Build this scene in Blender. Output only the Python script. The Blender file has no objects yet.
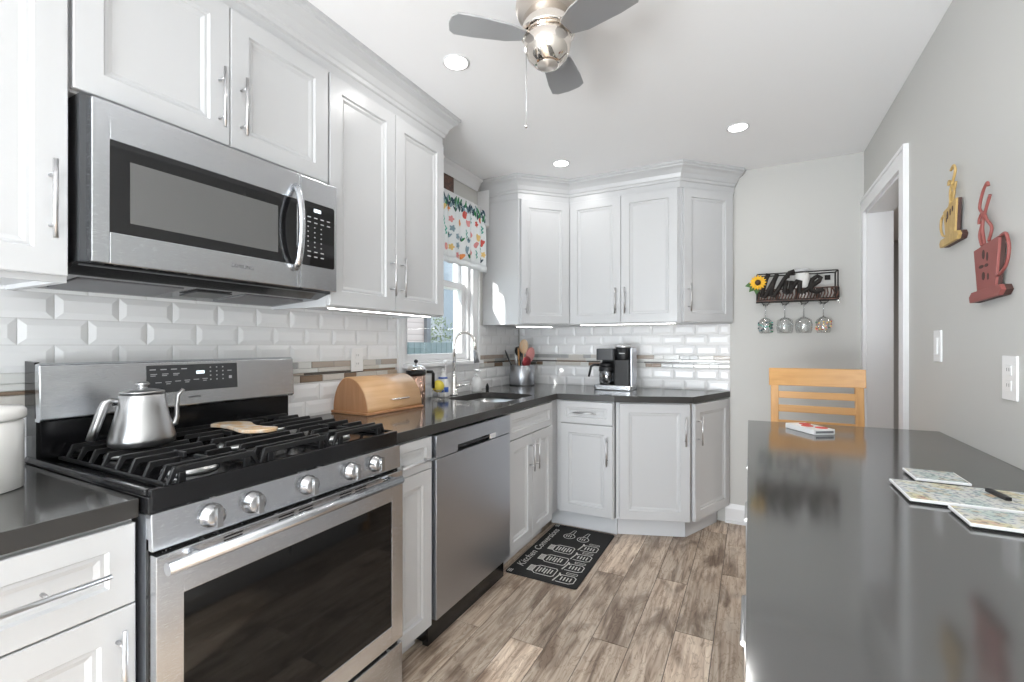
import bpy, bmesh, math, random
from mathutils import Vector, Matrix
random.seed(7)
PI = math.pi
S = bpy.context.scene
C = S.collection

# ------------------------------------------------------------------ camera
cam_d = bpy.data.cameras.new('camera'); cam = bpy.data.objects.new('camera', cam_d); C.objects.link(cam)
cam.location = (0, 0, 1.237)
cam.rotation_euler = (PI/2, 0, math.atan(239/459))
cam_d.sensor_width = 36; cam_d.lens = 459/1024*36
cam_d.shift_y = -(341-345)/1024; cam_d.clip_start = 0.02
S.camera = cam
# ------------------------------------------------------------------ world, sun, exposure
S.view_settings.view_transform = 'Standard'; S.view_settings.look = 'None'
S.view_settings.gamma = 1; S.view_settings.use_curve_mapping = False
S.view_settings.exposure = 0.42
W = bpy.data.worlds.new('World'); S.world = W; W.use_nodes = True
bg = W.node_tree.nodes['Background']; bg.inputs[0].default_value = (.80, .90, 1.0, 1); bg.inputs[1].default_value = 2.0
sd = bpy.data.lights.new('sun', 'SUN'); sd.energy = 7; sd.angle = .01; sd.color = (1, .96, .9)
sun = bpy.data.objects.new('sun', sd); C.objects.link(sun)
sun.rotation_euler = Vector((.29, .80, -.46)).to_track_quat('-Z', 'Y').to_euler()
def area(name, loc, sx, sy, power, rot=(0, 0, 0), col=(1, 1, 1), disk=False, spread=PI):
    d = bpy.data.lights.new(name, 'AREA'); d.energy = power; d.color = col; d.spread = spread
    d.shape = 'DISK' if disk else 'RECTANGLE'; d.size = sx
    if not disk: d.size_y = sy
    o = bpy.data.objects.new(name, d); C.objects.link(o); o.location = loc; o.rotation_euler = rot
    return o
# added daylight fill, outside the glass of an invented door behind the camera
area('fill_rear', (-.55, -2.35, 1.25), 2.0, 2.1, 14, (PI/2, 0, 0), (.97, .985, 1))
# added upward fill through the same glass, tilted to brighten the ceiling
area('fill_rear_up', (-.75, -2.5, .55), 2.0, 1.0, 142, (PI/2+.75, 0, -.45), (.98, .99, 1))

# added fill through an invented second left window, brightens the right wall
area('fill_side', (-2.0, -1.42, 1.5), 1.1, .95, 62, (0, -PI/2-.15, .25), (.98, .99, 1))
# ------------------------------------------------------------------ dimensions
XL, XR, YB, YN, ZC = -1.78, .624, 3.547, -2.1, 2.44
XF = -1.165      # base fronts
XU = -1.45       # upper fronts
ZT = .915        # counter top

# ------------------------------------------------------------------ materials
def nt(name):
    m = bpy.data.materials.new(name); m.use_nodes = True
    return m, m.node_tree, m.node_tree.nodes['Principled BSDF']
def mat(name, col, rough=.5, metal=0., spec=.5, **k):
    m, t, b = nt(name)
    b.inputs['Base Color'].default_value = (*col, 1); b.inputs['Roughness'].default_value = rough
    b.inputs['Metallic'].default_value = metal; b.inputs['Specular IOR Level'].default_value = spec
    for kk, v in k.items():
        b.inputs[kk.replace('_', ' ')].default_value = v
    return m
def N(t, typ, **k):
    n = t.nodes.new(typ)
    for a, v in k.items():
        if a.startswith('i_'): n.inputs[a[2:].replace('_', ' ')].default_value = v
        else: setattr(n, a, v)
    return n
def ramp(t, stops):
    r = t.nodes.new('ShaderNodeValToRGB'); e = r.color_ramp.elements
    while len(e) < len(stops): e.new(.5)
    for q, (p, c) in zip(e, stops): q.position = p; q.color = (*c, 1)
    return r
def bumped(m, scale=(1, 1, 1), nscale=200, dist=.0005, strength=.3, rough=None, detail=2):
    t = m.node_tree; b = t.nodes['Principled BSDF']; L = t.links.new
    tc = N(t, 'ShaderNodeTexCoord'); mp = N(t, 'ShaderNodeMapping'); mp.inputs['Scale'].default_value = scale
    no = N(t, 'ShaderNodeTexNoise'); no.inputs['Scale'].default_value = nscale; no.inputs['Detail'].default_value = detail
    L(tc.outputs['Object'], mp.inputs[0]); L(mp.outputs[0], no.inputs['Vector'])
    bu = N(t, 'ShaderNodeBump'); bu.inputs['Distance'].default_value = dist; bu.inputs['Strength'].default_value = strength
    L(no.outputs['Fac'], bu.inputs['Height']); L(bu.outputs[0], b.inputs['Normal'])
    if rough:
        mr = N(t, 'ShaderNodeMapRange'); mr.inputs[3].default_value = rough[0]; mr.inputs[4].default_value = rough[1]
        L(no.outputs['Fac'], mr.inputs[0]); L(mr.outputs[0], b.inputs['Roughness'])
    return m
def wood(name, a, b_, scale=(2, 30, 30), rough=.4):
    m, t, b = nt(name); L = t.links.new
    tc = N(t, 'ShaderNodeTexCoord'); mp = N(t, 'ShaderNodeMapping'); mp.inputs['Scale'].default_value = scale
    no = N(t, 'ShaderNodeTexNoise'); no.inputs['Scale'].default_value = 1.6; no.inputs['Detail'].default_value = 5; no.inputs['Distortion'].default_value = .6
    r = ramp(t, [(.3, a), (.7, b_)])
    L(tc.outputs['Object'], mp.inputs[0]); L(mp.outputs[0], no.inputs['Vector']); L(no.outputs['Fac'], r.inputs[0]); L(r.outputs[0], b.inputs['Base Color'])
    b.inputs['Roughness'].default_value = rough
    return m
def emit(name, col, st):
    m, t, b = nt(name); b.inputs['Base Color'].default_value = (*col, 1)
    b.inputs['Emission Color'].default_value = (*col, 1); b.inputs['Emission Strength'].default_value = st
    return m
M = {}
M['cab'] = mat('cabinet_white', (.55, .555, .565), .32)
M['wallp'] = bumped(mat('wall_paint', (.54, .535, .515), .55), nscale=120, dist=.0004, strength=.2)
M['ceil'] = bumped(mat('ceiling_paint', (.90, .90, .91), .8), nscale=90, dist=.0004, strength=.15)
M['trim'] = mat('trim_white', (.78, .78, .79), .35)
M['tile'] = mat('glazed_white_tile', (.83, .83, .835), .25)
M['grout'] = mat('grout', (.66, .66, .65), .8)
M['steel'] = bumped(mat('brushed_steel', (.60, .615, .64), .26, 1), scale=(1, 1, 60), nscale=40, dist=.0001, strength=.05, rough=(.22, .30))
M['steel_dark'] = bumped(mat('brushed_steel_dark', (.47, .485, .52), .3, 1), scale=(1, 1, 60), nscale=40, dist=.0001, strength=.05, rough=(.26, .34))
M['sink'] = mat('sink_steel', (.62, .62, .62), .3, 1)
M['nickel'] = mat('satin_nickel', (.62, .62, .63), .3, 1)
M['chrome'] = mat('chrome', (.82, .80, .78), .06, 1)
M['polnick'] = mat('polished_nickel', (.80, .74, .68), .05, 1)
M['beige'] = mat('canopy_nickel_satin', (.62, .57, .52), .35, .7)
M['blackg'] = mat('black_glass', (.008, .008, .009), .04, 0, .6)
M['ovenglass'] = mat('oven_glass', (.006, .006, .006), .05, 0, .35)
M['mwglass'] = mat('microwave_glass', (.16, .16, .16), .12, .3, .6)
M['blk'] = mat('black_enamel', (.008, .008, .009), .16, 0, .4)
M['iron'] = bumped(mat('cast_iron', (.009, .009, .010), .45), nscale=400, dist=.0003, strength=.3)
M['blkpl'] = mat('black_plastic', (.012, .012, .013), .38, 0, .35)
M['dkpl'] = mat('dark_grey_plastic', (.05, .052, .056), .4)
M['kick'] = mat('toe_kick_grey', (.62, .63, .65), .5)
M['white'] = mat('white_plastic', (.82, .82, .82), .3)
M['ceram'] = mat('white_ceramic', (.80, .79, .77), .15)
M['mark'] = mat('grey_marking', (.55, .55, .56), .5)
M['darkmark'] = mat('dark_marking', (.16, .16, .17), .5)
M['bread'] = wood('bamboo', (.60, .35, .17), (.70, .44, .24), (30, 2, 30), .28)
M['bread_end'] = wood('bamboo_end', (.36, .17, .075), (.45, .23, .11), (30, 30, 2), .4)
M['oak'] = wood('honey_oak', (.58, .30, .10), (.70, .39, .15), (2, 30, 30), .35)
M['oak_leg'] = wood('honey_oak_upright', (.58, .30, .10), (.70, .39, .15), (30, 30, 2), .35)
M['rest'] = wood('spoon_rest_glaze', (.74, .70, .64), (.72, .42, .16), (16, 22, 4), .25)
M['spoonw'] = wood('pale_wood', (.66, .54, .40), (.75, .48, .26), (30, 40, 8), .5)
M['yellow'] = mat('yellow_sponge', (.68, .55, .07), .7)
M['copper'] = mat('copper_steel', (.62, .42, .34), .18, 1)
M['blue'] = mat('blue_print', (.05, .13, .45), .4)
M['pink'] = mat('pink_rubber', (.72, .30, .28), .5)
M['maroon'] = mat('dark_red', (.16, .015, .02), .4)
M['bulb'] = emit('downlight_lens', (1, .99, .97), 9)
M['led'] = emit('led_strip', (1, .98, .95), 9)
M['disp'] = emit('clock_digits', (.75, .85, .9), 1.0)
M['rackw'] = wood('dark_rack_metal', (.008, .006, .005), (.014, .010, .008), (8, 8, 30), .75)
M['bronze'] = wood('bronze_rack', (.02, .011, .008), (.15, .06, .035), (25, 25, 40), .45)
M['redart'] = mat('red_painted_wood', (.27, .075, .065), .5)
M['yelart'] = wood('mustard_painted_wood', (.42, .27, .09), (.54, .37, .14), (30, 30, 8), .5)
M['dkart'] = mat('dark_art_paint', (.06, .025, .02), .6)
M['petal'] = mat('sunflower_yellow', (.85, .48, .02), .6)
M['leaf'] = mat('leaf_green', (.05, .14, .03), .6)
M['brown'] = mat('dark_brown', (.06, .03, .012), .6)
M['matb'] = bumped(mat('mat_black', (.010, .010, .010), .85), nscale=300, dist=.0006, strength=.4)
M['matw'] = mat('mat_chalk', (.55, .54, .52), .8)
M['floorbase'] = mat('floor_joint', (.16, .13, .11), .8)
M['room2'] = mat('hall_paint', (.42, .42, .43), .6)
M['kettle'] = bumped(mat('kettle_steel', (.50, .50, .505), .28, 1), scale=(1, 1, .02), nscale=60, dist=.0004, strength=.25)
M['knobm'] = mat('knob_metal', (.42, .42, .425), .22, 1)
M['spray'] = mat('spray_grey', (.25, .25, .26), .3, .8)

# glass
def glassmat(name, tint=(1, 1, 1), rough=0., thin=True, mixv=.08, gmax=.9):
    m, t, b = nt(name); L = t.links.new
    tr = N(t, 'ShaderNodeBsdfTransparent'); tr.inputs[0].default_value = (*tint, 1)
    gl = N(t, 'ShaderNodeBsdfGlossy'); gl.inputs['Roughness'].default_value = rough
    lw = N(t, 'ShaderNodeLayerWeight'); lw.inputs[0].default_value = .25
    mr = N(t, 'ShaderNodeMapRange'); mr.inputs[3].default_value = mixv; mr.inputs[4].default_value = gmax
    mx = N(t, 'ShaderNodeMixShader')
    L(lw.outputs['Facing'], mr.inputs[0]); L(mr.outputs[0], mx.inputs[0]); L(tr.outputs[0], mx.inputs[1]); L(gl.outputs[0], mx.inputs[2])
    L(mx.outputs[0], t.nodes['Material Output'].inputs[0])
    return m
M['pane'] = glassmat('window_pane', (.97, .99, 1), mixv=.01, gmax=.25)
M['glass'] = glassmat('clear_glass', (.93, .94, .94), .02, mixv=.10)
M['carafe'] = glassmat('carafe_glass', (.45, .46, .48), .02, mixv=.18)

# counter quartz
def quartz():
    m, t, b = nt('grey_quartz'); L = t.links.new
    tc = N(t, 'ShaderNodeTexCoord'); no = N(t, 'ShaderNodeTexNoise'); no.inputs['Scale'].default_value = 260; no.inputs['Detail'].default_value = 3
    r = ramp(t, [(.35, (.052, .051, .049)), (.68, (.058, .057, .055))])
    L(tc.outputs['Object'], no.inputs['Vector']); L(no.outputs['Fac'], r.inputs[0]); L(r.outputs[0], b.inputs['Base Color'])
    b.inputs['Roughness'].default_value = .11; b.inputs['IOR'].default_value = 2.35
    return m
M['quartz'] = quartz()
M['quartz_edge'] = mat('shaded_quartz_edge', (.040, .038, .036), .38, 0, .3)  # same slab as the top; edge shade put into darker, duller colour

# floor planks
def plankmat():
    m, t, b = nt('wood_look_plank'); L = t.links.new
    tc = N(t, 'ShaderNodeTexCoord'); at = N(t, 'ShaderNodeAttribute'); at.attribute_name = 'pid'
    sc = N(t, 'ShaderNodeVectorMath', operation='SCALE'); sc.inputs['Scale'].default_value = 37
    L(at.outputs['Color'], sc.inputs[0])
    ad = N(t, 'ShaderNodeVectorMath', operation='ADD'); L(tc.outputs['Object'], ad.inputs[0]); L(sc.outputs[0], ad.inputs[1])
    def noise(scale, ns, det, dis):
        mp = N(t, 'ShaderNodeMapping'); mp.inputs['Scale'].default_value = scale; L(ad.outputs[0], mp.inputs[0])
        no = N(t, 'ShaderNodeTexNoise'); no.inputs['Scale'].default_value = ns; no.inputs['Detail'].default_value = det; no.inputs['Distortion'].default_value = dis
        L(mp.outputs[0], no.inputs['Vector']); return no
    fine = noise((22, 1.5, 1), 2.4, 6, 1.0)
    big = noise((5, 1.6, 1), 1.5, 4, 1.2)
    mid = noise((9, 2.2, 1), 2.0, 5, 2.2)
    r1 = ramp(t, [(.28, (.26, .19, .14)), (.43, (.45, .35, .27)), (.58, (.58, .485, .39)), (.78, (.66, .58, .49))])
    L(fine.outputs['Fac'], r1.inputs[0])
    r2 = ramp(t, [(.36, (.33, .28, .25)), (.50, (.86, .85, .84)), (.75, (1, 1, 1))])
    L(big.outputs['Fac'], r2.inputs[0])
    mu = N(t, 'ShaderNodeMix', data_type='RGBA', blend_type='MULTIPLY'); mu.inputs[0].default_value = .85
    L(r1.outputs[0], mu.inputs[6]); L(r2.outputs[0], mu.inputs[7])
    r3 = ramp(t, [(.44, (1, 1, 1)), (.475, (.55, .48, .42)), (.50, (1, 1, 1))])
    L(mid.outputs['Fac'], r3.inputs[0])
    m3 = N(t, 'ShaderNodeMix', data_type='RGBA', blend_type='MULTIPLY'); m3.inputs[0].default_value = .7
    L(mu.outputs[2], m3.inputs[6]); L(r3.outputs[0], m3.inputs[7])
    # knots
    mp = N(t, 'ShaderNodeMapping'); mp.inputs['Scale'].default_value = (3.2, 1.35, 1); L(ad.outputs[0], mp.inputs[0])
    vo = N(t, 'ShaderNodeTexVoronoi'); vo.inputs['Scale'].default_value = 1.0; L(mp.outputs[0], vo.inputs['Vector'])
    an = N(t, 'ShaderNodeMath', operation='ADD'); mn = N(t, 'ShaderNodeMath', operation='MULTIPLY'); mn.inputs[1].default_value = .12
    L(fine.outputs['Fac'], mn.inputs[0]); L(vo.outputs['Distance'], an.inputs[0]); L(mn.outputs[0], an.inputs[1])
    r4 = ramp(t, [(.08, (.32, .24, .20)), (.15, (.60, .52, .46)), (.19, (1, 1, 1))])
    L(an.outputs[0], r4.inputs[0])
    m4 = N(t, 'ShaderNodeMix', data_type='RGBA', blend_type='MULTIPLY'); m4.inputs[0].default_value = .75
    L(m3.outputs[2], m4.inputs[6]); L(r4.outputs[0], m4.inputs[7])
    # plank tone
    sp = N(t, 'ShaderNodeSeparateColor'); L(at.outputs['Color'], sp.inputs[0])
    mr = N(t, 'ShaderNodeMapRange'); mr.inputs[3].default_value = .74; mr.inputs[4].default_value = 1.30; L(sp.outputs[0], mr.inputs[0])
    mr.inputs[3].default_value = .90; mr.inputs[4].default_value = 1.55
    m5 = N(t, 'ShaderNodeVectorMath', operation='SCALE'); L(m4.outputs[2], m5.inputs[0]); L(mr.outputs[0], m5.inputs['Scale'])
    L(m5.outputs[0], b.inputs['Base Color']); b.inputs['Roughness'].default_value = .38
    return m
M['plank'] = plankmat()
def siding():
    m, t, b = nt('clapboard'); L = t.links.new
    tc = N(t, 'ShaderNodeTexCoord'); sp = N(t, 'ShaderNodeSeparateXYZ'); L(tc.outputs['Object'], sp.inputs[0])
    a = N(t, 'ShaderNodeMath', operation='MULTIPLY'); a.inputs[1].default_value = 8; L(sp.outputs[2], a.inputs[0])
    f = N(t, 'ShaderNodeMath', operation='FRACT'); L(a.outputs[0], f.inputs[0])
    r = ramp(t, [(.0, (.33, .24, .21)), (.15, (.62, .50, .45)), (1, (.66, .55, .50))]); L(f.outputs[0], r.inputs[0]); L(r.outputs[0], b.inputs['Base Color'])
    b.inputs['Roughness'].default_value = .7
    return m
M['siding'] = siding()
M['bush'] = mat('shrub_leaves', (.26, .32, .14), .7)
M['fence'] = mat('teal_fence_paint', (.15, .19, .19), .7)
M['outgrey'] = mat('far_grey_render', (.30, .33, .36), .8)
M['ground'] = mat('garden_ground', (.22, .24, .16), .9)

# ------------------------------------------------------------------ mesh builder
class MB:
    def __init__(s): s.v = []; s.f = []; s.m = []; s.mats = []; s.cur = 0; s.sm = []; s.smooth = False
    def use(s, k):
        if k not in s.mats: s.mats.append(k)
        s.cur = s.mats.index(k); return s
    def add(s, vs, fs, smooth=None):
        o = len(s.v); s.v += [tuple(p) for p in vs]
        for f in fs: s.f.append(tuple(i+o for i in f)); s.m.append(s.cur); s.sm.append(s.smooth if smooth is None else smooth)
        return s
    def box(s, x0, x1, y0, y1, z0, z1):
        v = [(x, y, z) for z in (z0, z1) for y in (y0, y1) for x in (x0, x1)]
        return s.add(v, [(0, 2, 3, 1), (4, 5, 7, 6), (0, 1, 5, 4), (2, 6, 7, 3), (0, 4, 6, 2), (1, 3, 7, 5)], False)
    def prism(s, poly, z0, z1, axis='z', smooth=False):
        # poly 2D counter-clockwise; axis: extrude direction
        def P(a, b, c): return {'z': (a, b, c), 'x': (c, a, b), 'y': (a, c, b)}[axis]
        n = len(poly); v = [P(a, b, z0) for a, b in poly]+[P(a, b, z1) for a, b in poly]
        f = [tuple(range(n-1, -1, -1)), tuple(range(n, 2*n))]
        s.add(v, f, False); o = len(s.v)-2*n
        for i in range(n):
            s.f.append((o+i, o+(i+1) % n, o+n+(i+1) % n, o+n+i)); s.m.append(s.cur); s.sm.append(smooth)
        return s
    def tube(s, pts, r, seg=10, caps=True, closed=False):
        pts = [Vector(p) for p in pts]; n = len(pts)
        rs = r if isinstance(r, (list, tuple)) else [r]*n
        tang = []
        for i in range(n):
            a = pts[(i-1) % n] if (closed or i > 0) else pts[i]; b = pts[(i+1) % n] if (closed or i < n-1) else pts[i]
            tang.append((b-a).normalized())
        up = Vector((0, 0, 1)) if abs(tang[0].z) < .9 else Vector((1, 0, 0))
        nrm = tang[0].cross(up).normalized(); v = []
        for i in range(n):
            t = tang[i]; nrm = (nrm-t*nrm.dot(t)).normalized(); bi = t.cross(nrm)
            for k in range(seg):
                a = 2*PI*k/seg; v.append(pts[i]+(nrm*math.cos(a)+bi*math.sin(a))*rs[i])
        f = []
        for i in range(n if closed else n-1):
            j = (i+1) % n
            for k in range(seg): f.append((i*seg+k, i*seg+(k+1) % seg, j*seg+(k+1) % seg, j*seg+k))
        s.add(v, f, True)
        if caps and not closed:
            o = len(s.v)-n*seg
            s.f.append(tuple(o+k for k in range(seg-1, -1, -1))); s.m.append(s.cur); s.sm.append(False)
            s.f.append(tuple(o+(n-1)*seg+k for k in range(seg))); s.m.append(s.cur); s.sm.append(False)
        return s
    def lathe(s, prof, c=(0, 0, 0), seg=28, axis='z', smooth=True):
        # prof: (r, h) list along the axis
        v = []
        for r, h in prof:
            for k in range(seg):
                a = 2*PI*k/seg; x, y = r*math.cos(a), r*math.sin(a)
                p = {'z': (x, y, h), 'x': (h, x, y), 'y': (y, h, x)}[axis]
                v.append((c[0]+p[0], c[1]+p[1], c[2]+p[2]))
        f = []
        for i in range(len(prof)-1):
            for k in range(seg): f.append((i*seg+k, i*seg+(k+1) % seg, (i+1)*seg+(k+1) % seg, (i+1)*seg+k))
        s.add(v, f, smooth); o = len(s.v)-len(prof)*seg
        if prof[0][0] > 1e-6: s.f.append(tuple(o+k for k in range(seg-1, -1, -1))); s.m.append(s.cur); s.sm.append(False)
        if prof[-1][0] > 1e-6:
            q = o+(len(prof)-1)*seg; s.f.append(tuple(q+k for k in range(seg))); s.m.append(s.cur); s.sm.append(False)
        return s
    def ball(s, c, r, seg=14, sz=1):
        n = seg//2
        return s.lathe([(max(1e-7, r*math.sin(PI*i/n)), -r*sz*math.cos(PI*i/n)) for i in range(n+1)], c, seg)
    def line(s, pts, w, z, h=.0006):
        # flat stroke on a horizontal surface
        for a, b in zip(pts, pts[1:]):
            a = Vector(a); b = Vector(b); d = (b-a)
            if d.length < 1e-6: continue
            d.normalize(); n = Vector((-d.y, d.x))*w/2; e = d*w*.3
            q = [a-e-n, b+e-n, b+e+n, a-e+n]
            s.prism([(p.x, p.y) for p in q], z, z+h)
        return s
    def build(s, name, parent=None, world=False, bevel=0, seg=2, xf=None):
        me = bpy.data.meshes.new(name); vs = [Vector(p) for p in s.v]
        if xf is not None: vs = [xf @ p for p in vs]
        if parent is not None and world:
            top = parent; mtx = Matrix.Identity(4)
            while top is not None: mtx = top.matrix_basis @ mtx; top = top.parent
            inv = mtx.inverted(); vs = [inv @ p for p in vs]
        me.from_pydata(vs, [], s.f)
        for k in s.mats: me.materials.append(M[k] if isinstance(k, str) else k)
        for p, i, sm in zip(me.polygons, s.m, s.sm): p.material_index = i; p.use_smooth = sm
        bm = bmesh.new(); bm.from_mesh(me); bmesh.ops.remove_doubles(bm, verts=bm.verts, dist=1e-6)
        bmesh.ops.recalc_face_normals(bm, faces=bm.faces); bm.to_mesh(me); bm.free()
        o = bpy.data.objects.new(name, me); C.objects.link(o); o.parent = parent
        if bevel:
            b = o.modifiers.new('b', 'BEVEL'); b.width = bevel; b.segments = seg; b.limit_method = 'ANGLE'; b.angle_limit = .6
        return o
def mb(k): return MB().use(k)
def tag(o, label, cat, group=None, kind=None):
    if label: o['label'] = label
    if cat: o['category'] = cat
    if group: o['group'] = group
    if kind: o['kind'] = kind
    return o
def thing(name, label, cat, loc=(0, 0, 0), rz=0, group=None):
    o = bpy.data.objects.new(name, None); C.objects.link(o); o.location = loc; o.rotation_euler = (0, 0, rz)
    o.empty_display_size = .05
    o.matrix_basis = Matrix.Translation(loc) @ Matrix.Rotation(rz, 4, 'Z')
    return tag(o, label, cat, group)
def struct(name, m, **k):
    o = m.build(name, **k); o['kind'] = 'structure'; return o
def copy_tree(o, parent=None):
    c = o.copy(); C.objects.link(c); c.parent = parent
    for ch in [x for x in C.objects if x.parent == o]: copy_tree(ch, c)
    return c
def text(body, size, k, name, parent, origin, xdir, ydir, depth=.0006, shear=0, align='CENTER', xf=None, width=None):
    """lettering as a mesh; origin/xdir/ydir in the parent's space"""
    cu = bpy.data.curves.new('t', 'FONT'); cu.body = body; cu.size = size; cu.shear = shear; cu.align_x = align; cu.align_y = 'CENTER'
    cu.extrude = depth; cu.resolution_u = 3
    if width: cu.offset = width
    o = bpy.data.objects.new('t', cu); C.objects.link(o); bpy.context.view_layer.update()
    me = bpy.data.meshes.new_from_object(o.evaluated_get(bpy.context.evaluated_depsgraph_get())); C.objects.unlink(o); bpy.data.objects.remove(o)
    x = Vector(xdir).normalized(); y = Vector(ydir).normalized(); z = x.cross(y)
    R = Matrix((x, y, z)).transposed().to_4x4(); me.transform(Matrix.Translation(origin) @ R)
    me.name = name; me.materials.clear(); me.materials.append(M[k]); ob = bpy.data.objects.new(name, me); C.objects.link(ob); ob.parent = parent
    return ob

# ------------------------------------------------------------------ ROOM SHELL
# floor of planks along Y
bm_ = MB().use('floorbase').box(XL-.12, XR+.02, YN-.1, YB+.1, -.06, -.002)
fo = len(bm_.f); pids = {}
bm_.use('plank')
k = 0; x = -.597-.1525*9
while x < XR:
    x0, x1 = max(x, XL-.1), min(x+.1525, XR+.02)
    if x1 > x0+.005:
        i = round((x+.597)/.1525)
        ends = {0: 1.88, 2: 2.09, 3: 1.50, 1: 1.30, -1: 2.45, -2: 1.72, -3: 2.25}.get(i, random.uniform(0, 1.2))
        y = ends-1.22*5
        while y < YB+.1:
            y0, y1 = max(y, YN-.1), min(y+1.22, YB+.1)
            if i == 3 and y0 < 3.13 < y1: y1 = 3.13
            if y1 > y0+.01:
                c = (random.random(), random.random(), random.random())
                a = len(bm_.f); bm_.box(x0+.0018, x1-.0018, y0+.0018, y1-.0018, -.01, 0)
                for q in range(a, len(bm_.f)): pids[q] = c
            y = y1 if (y1 > y and y+1.22 > y1 > y0) else y+1.22
    x += .1525
def floor_build():
    me = bpy.data.meshes.new('floor'); me.from_pydata(bm_.v, [], bm_.f)
    for kk in bm_.mats: me.materials.append(M[kk])
    ca = me.color_attributes.new('pid', 'FLOAT_COLOR', 'CORNER')
    for p, mi in zip(me.polygons, bm_.m):
        p.material_index = mi
        for li in p.loop_indices: ca.data[li].color = (*pids.get(p.index, (0, 0, 0)), 1)
    o = bpy.data.objects.new('floor', me); C.objects.link(o); o['kind'] = 'structure'
floor_build()
struct('ceiling', mb('ceil').box(XL-.12, XR+.13, YN-.12, YB+.12, ZC, ZC+.1))
struct('wall_back', mb('wallp').box(XL-.12, XR+.13, YB, YB+.12, 0, ZC))
# left wall with the window hole
WY0, WY1, WZ0, WZ1 = 2.05, 2.765, 1.13, 2.16
w = mb('wallp')
w.box(XL-.12, XL, -.94, WY0, 0, ZC); w.box(XL-.12, XL, YN-.12, -1.9, 0, ZC); w.box(XL-.12, XL, -1.9, -.94, 0, .95); w.box(XL-.12, XL, -1.9, -.94, 2.1, ZC); w.box(XL-.12, XL, WY1, YB, 0, ZC); w.box(XL-.12, XL, WY0, WY1, 0, WZ0); w.box(XL-.12, XL, WY0, WY1, WZ1, ZC)
struct('wall_left', w)
# right wall with doorway
DY0, DY1, DZ = 2.72, 3.491, 2.051
w = mb('wallp')
w.box(XR, XR+.13, YN-.12, DY0, 0, ZC); w.box(XR, XR+.13, DY1, YB, 0, ZC); w.box(XR, XR+.13, DY0, DY1, DZ, ZC)
struct('wall_right', w)
# near wall with an unseen glazed door, added to let in light
w = mb('wallp')
w.box(XL, -1.5, YN-.12, YN, 0, ZC); w.box(.4, XR, YN-.12, YN, 0, ZC); w.box(-1.5, .4, YN-.12, YN, 2.15, ZC)
struct('wall_rear', w)
w = mb('trim')
for a, b in ((-1.5, -1.43), (-.59, -.51), (.33, .4)): w.box(a, b, YN-.08, YN-.02, 0, 2.15)
w.box(-1.5, .4, YN-.08, YN-.02, 2.08, 2.15); w.box(-1.5, .4, YN-.08, YN-.02, 0, .09)
w.use('pane').box(-1.43, .33, YN-.055, YN-.05, .09, 2.08)
struct('added_door_1', w)
# doorway casing and jambs
w = mb('trim')
for x0, x1 in ((XR-.016, XR),):
    w.box(x0, x1, DY1, YB-.001, 0, DZ); w.box(x0, x1, DY0-.09, DY0, 0, DZ); w.box(x0, x1, DY0-.09, YB-.001, DZ, 2.138)
    w.box(x0-.005, x0, DY0-.09, DY0-.072, 0, 2.12); w.box(x0-.005, x0, DY0-.09, YB-.001, 2.12, 2.138)
w.box(XR, XR+.13, DY1-.014, DY1, 0, DZ); w.box(XR, XR+.13, DY0, DY0+.014, 0, DZ); w.box(XR, XR+.13, DY0, DY1, DZ-.014, DZ)
struct('trim_1', w)
# hall beyond the doorway
struct('floor_hall', mb('plank').box(XR+.02, 3.4, 1.6, 6.6, -.06, -.001))
struct('ceiling_hall', mb('ceil').box(XR+.13, 3.4, 1.6, 6.6, 2.40, 2.5))
w = mb('room2'); w.box(3.3, 3.4, 1.6, 6.6, 0, 2.4); w.box(XR+.13, 3.4, 6.5, 6.6, 0, 2.4); w.box(XR+.13, 3.4, 1.6, 1.7, 0, 2.4); w.box(XR+.03, XR+.13, 3.67, 6.6, 0, 2.4)
struct('wall_hall', w)
area('hall_fill', (1.9, 3.6, 2.38), .3, .3, 26, disk=True, col=(1, .95, .88))  # unseen light added to brighten the hall
# baseboard on the back wall
w = mb('trim'); w.box(-.16, XR-.001, YB-.014, YB, 0, .10); w.prism([(YB-.014, .10), (YB, .10), (YB, .13), (YB-.006, .13)], -.16, XR-.001, 'x')
w.box(-.16, XR, YB-.024, YB-.014, 0, .016)
struct('baseboard_back', w)
w = mb('trim'); w.box(XR-.014, XR, 2.26, DY0-.091, 0, .13)
struct('baseboard_right', w)

# ------------------------------------------------------------------ crown mouldings
def sweep(path, prof, k):
    m = mb(k); n = len(path); P = [Vector(p) for p in path]; nr = []
    for i in range(n-1):
        d = (P[i+1]-P[i]).normalized(); nr.append(Vector((d.y, -d.x)))
    v = []
    for i in range(n):
        if i == 0: q = nr[0]; L = 1
        elif i == n-1: q = nr[-1]; L = 1
        else: q = (nr[i-1]+nr[i]).normalized(); L = 1/max(.3, q.dot(nr[i]))
        for o, z in prof: v.append((P[i].x+q.x*L*o, P[i].y+q.y*L*o, z))
    c = len(prof); f = []
    for i in range(n-1):
        for j in range(c): f.append((i*c+j, i*c+(j+1) % c, (i+1)*c+(j+1) % c, (i+1)*c+j))
    f.append(tuple(range(c))); f.append(tuple((n-1)*c+j for j in range(c-1, -1, -1)))
    return m.add(v, f, False)
CP = [(-.002, 2.285), (.006, 2.285), (.006, 2.325), (.014, 2.33), (.016, 2.345), (.022, 2.35), (.030, 2.375), (.048, 2.398), (.066, 2.41), (.068, 2.42), (.076, 2.425), (.076, 2.4399), (-.002, 2.4399)]
tag(sweep([(XU, -.9), (XU, 1.975), (XL+.003, 1.975)], CP, 'cab').build('crown_molding'), 'white stepped crown molding over the wall cabinets above the microwave', 'molding')
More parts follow.
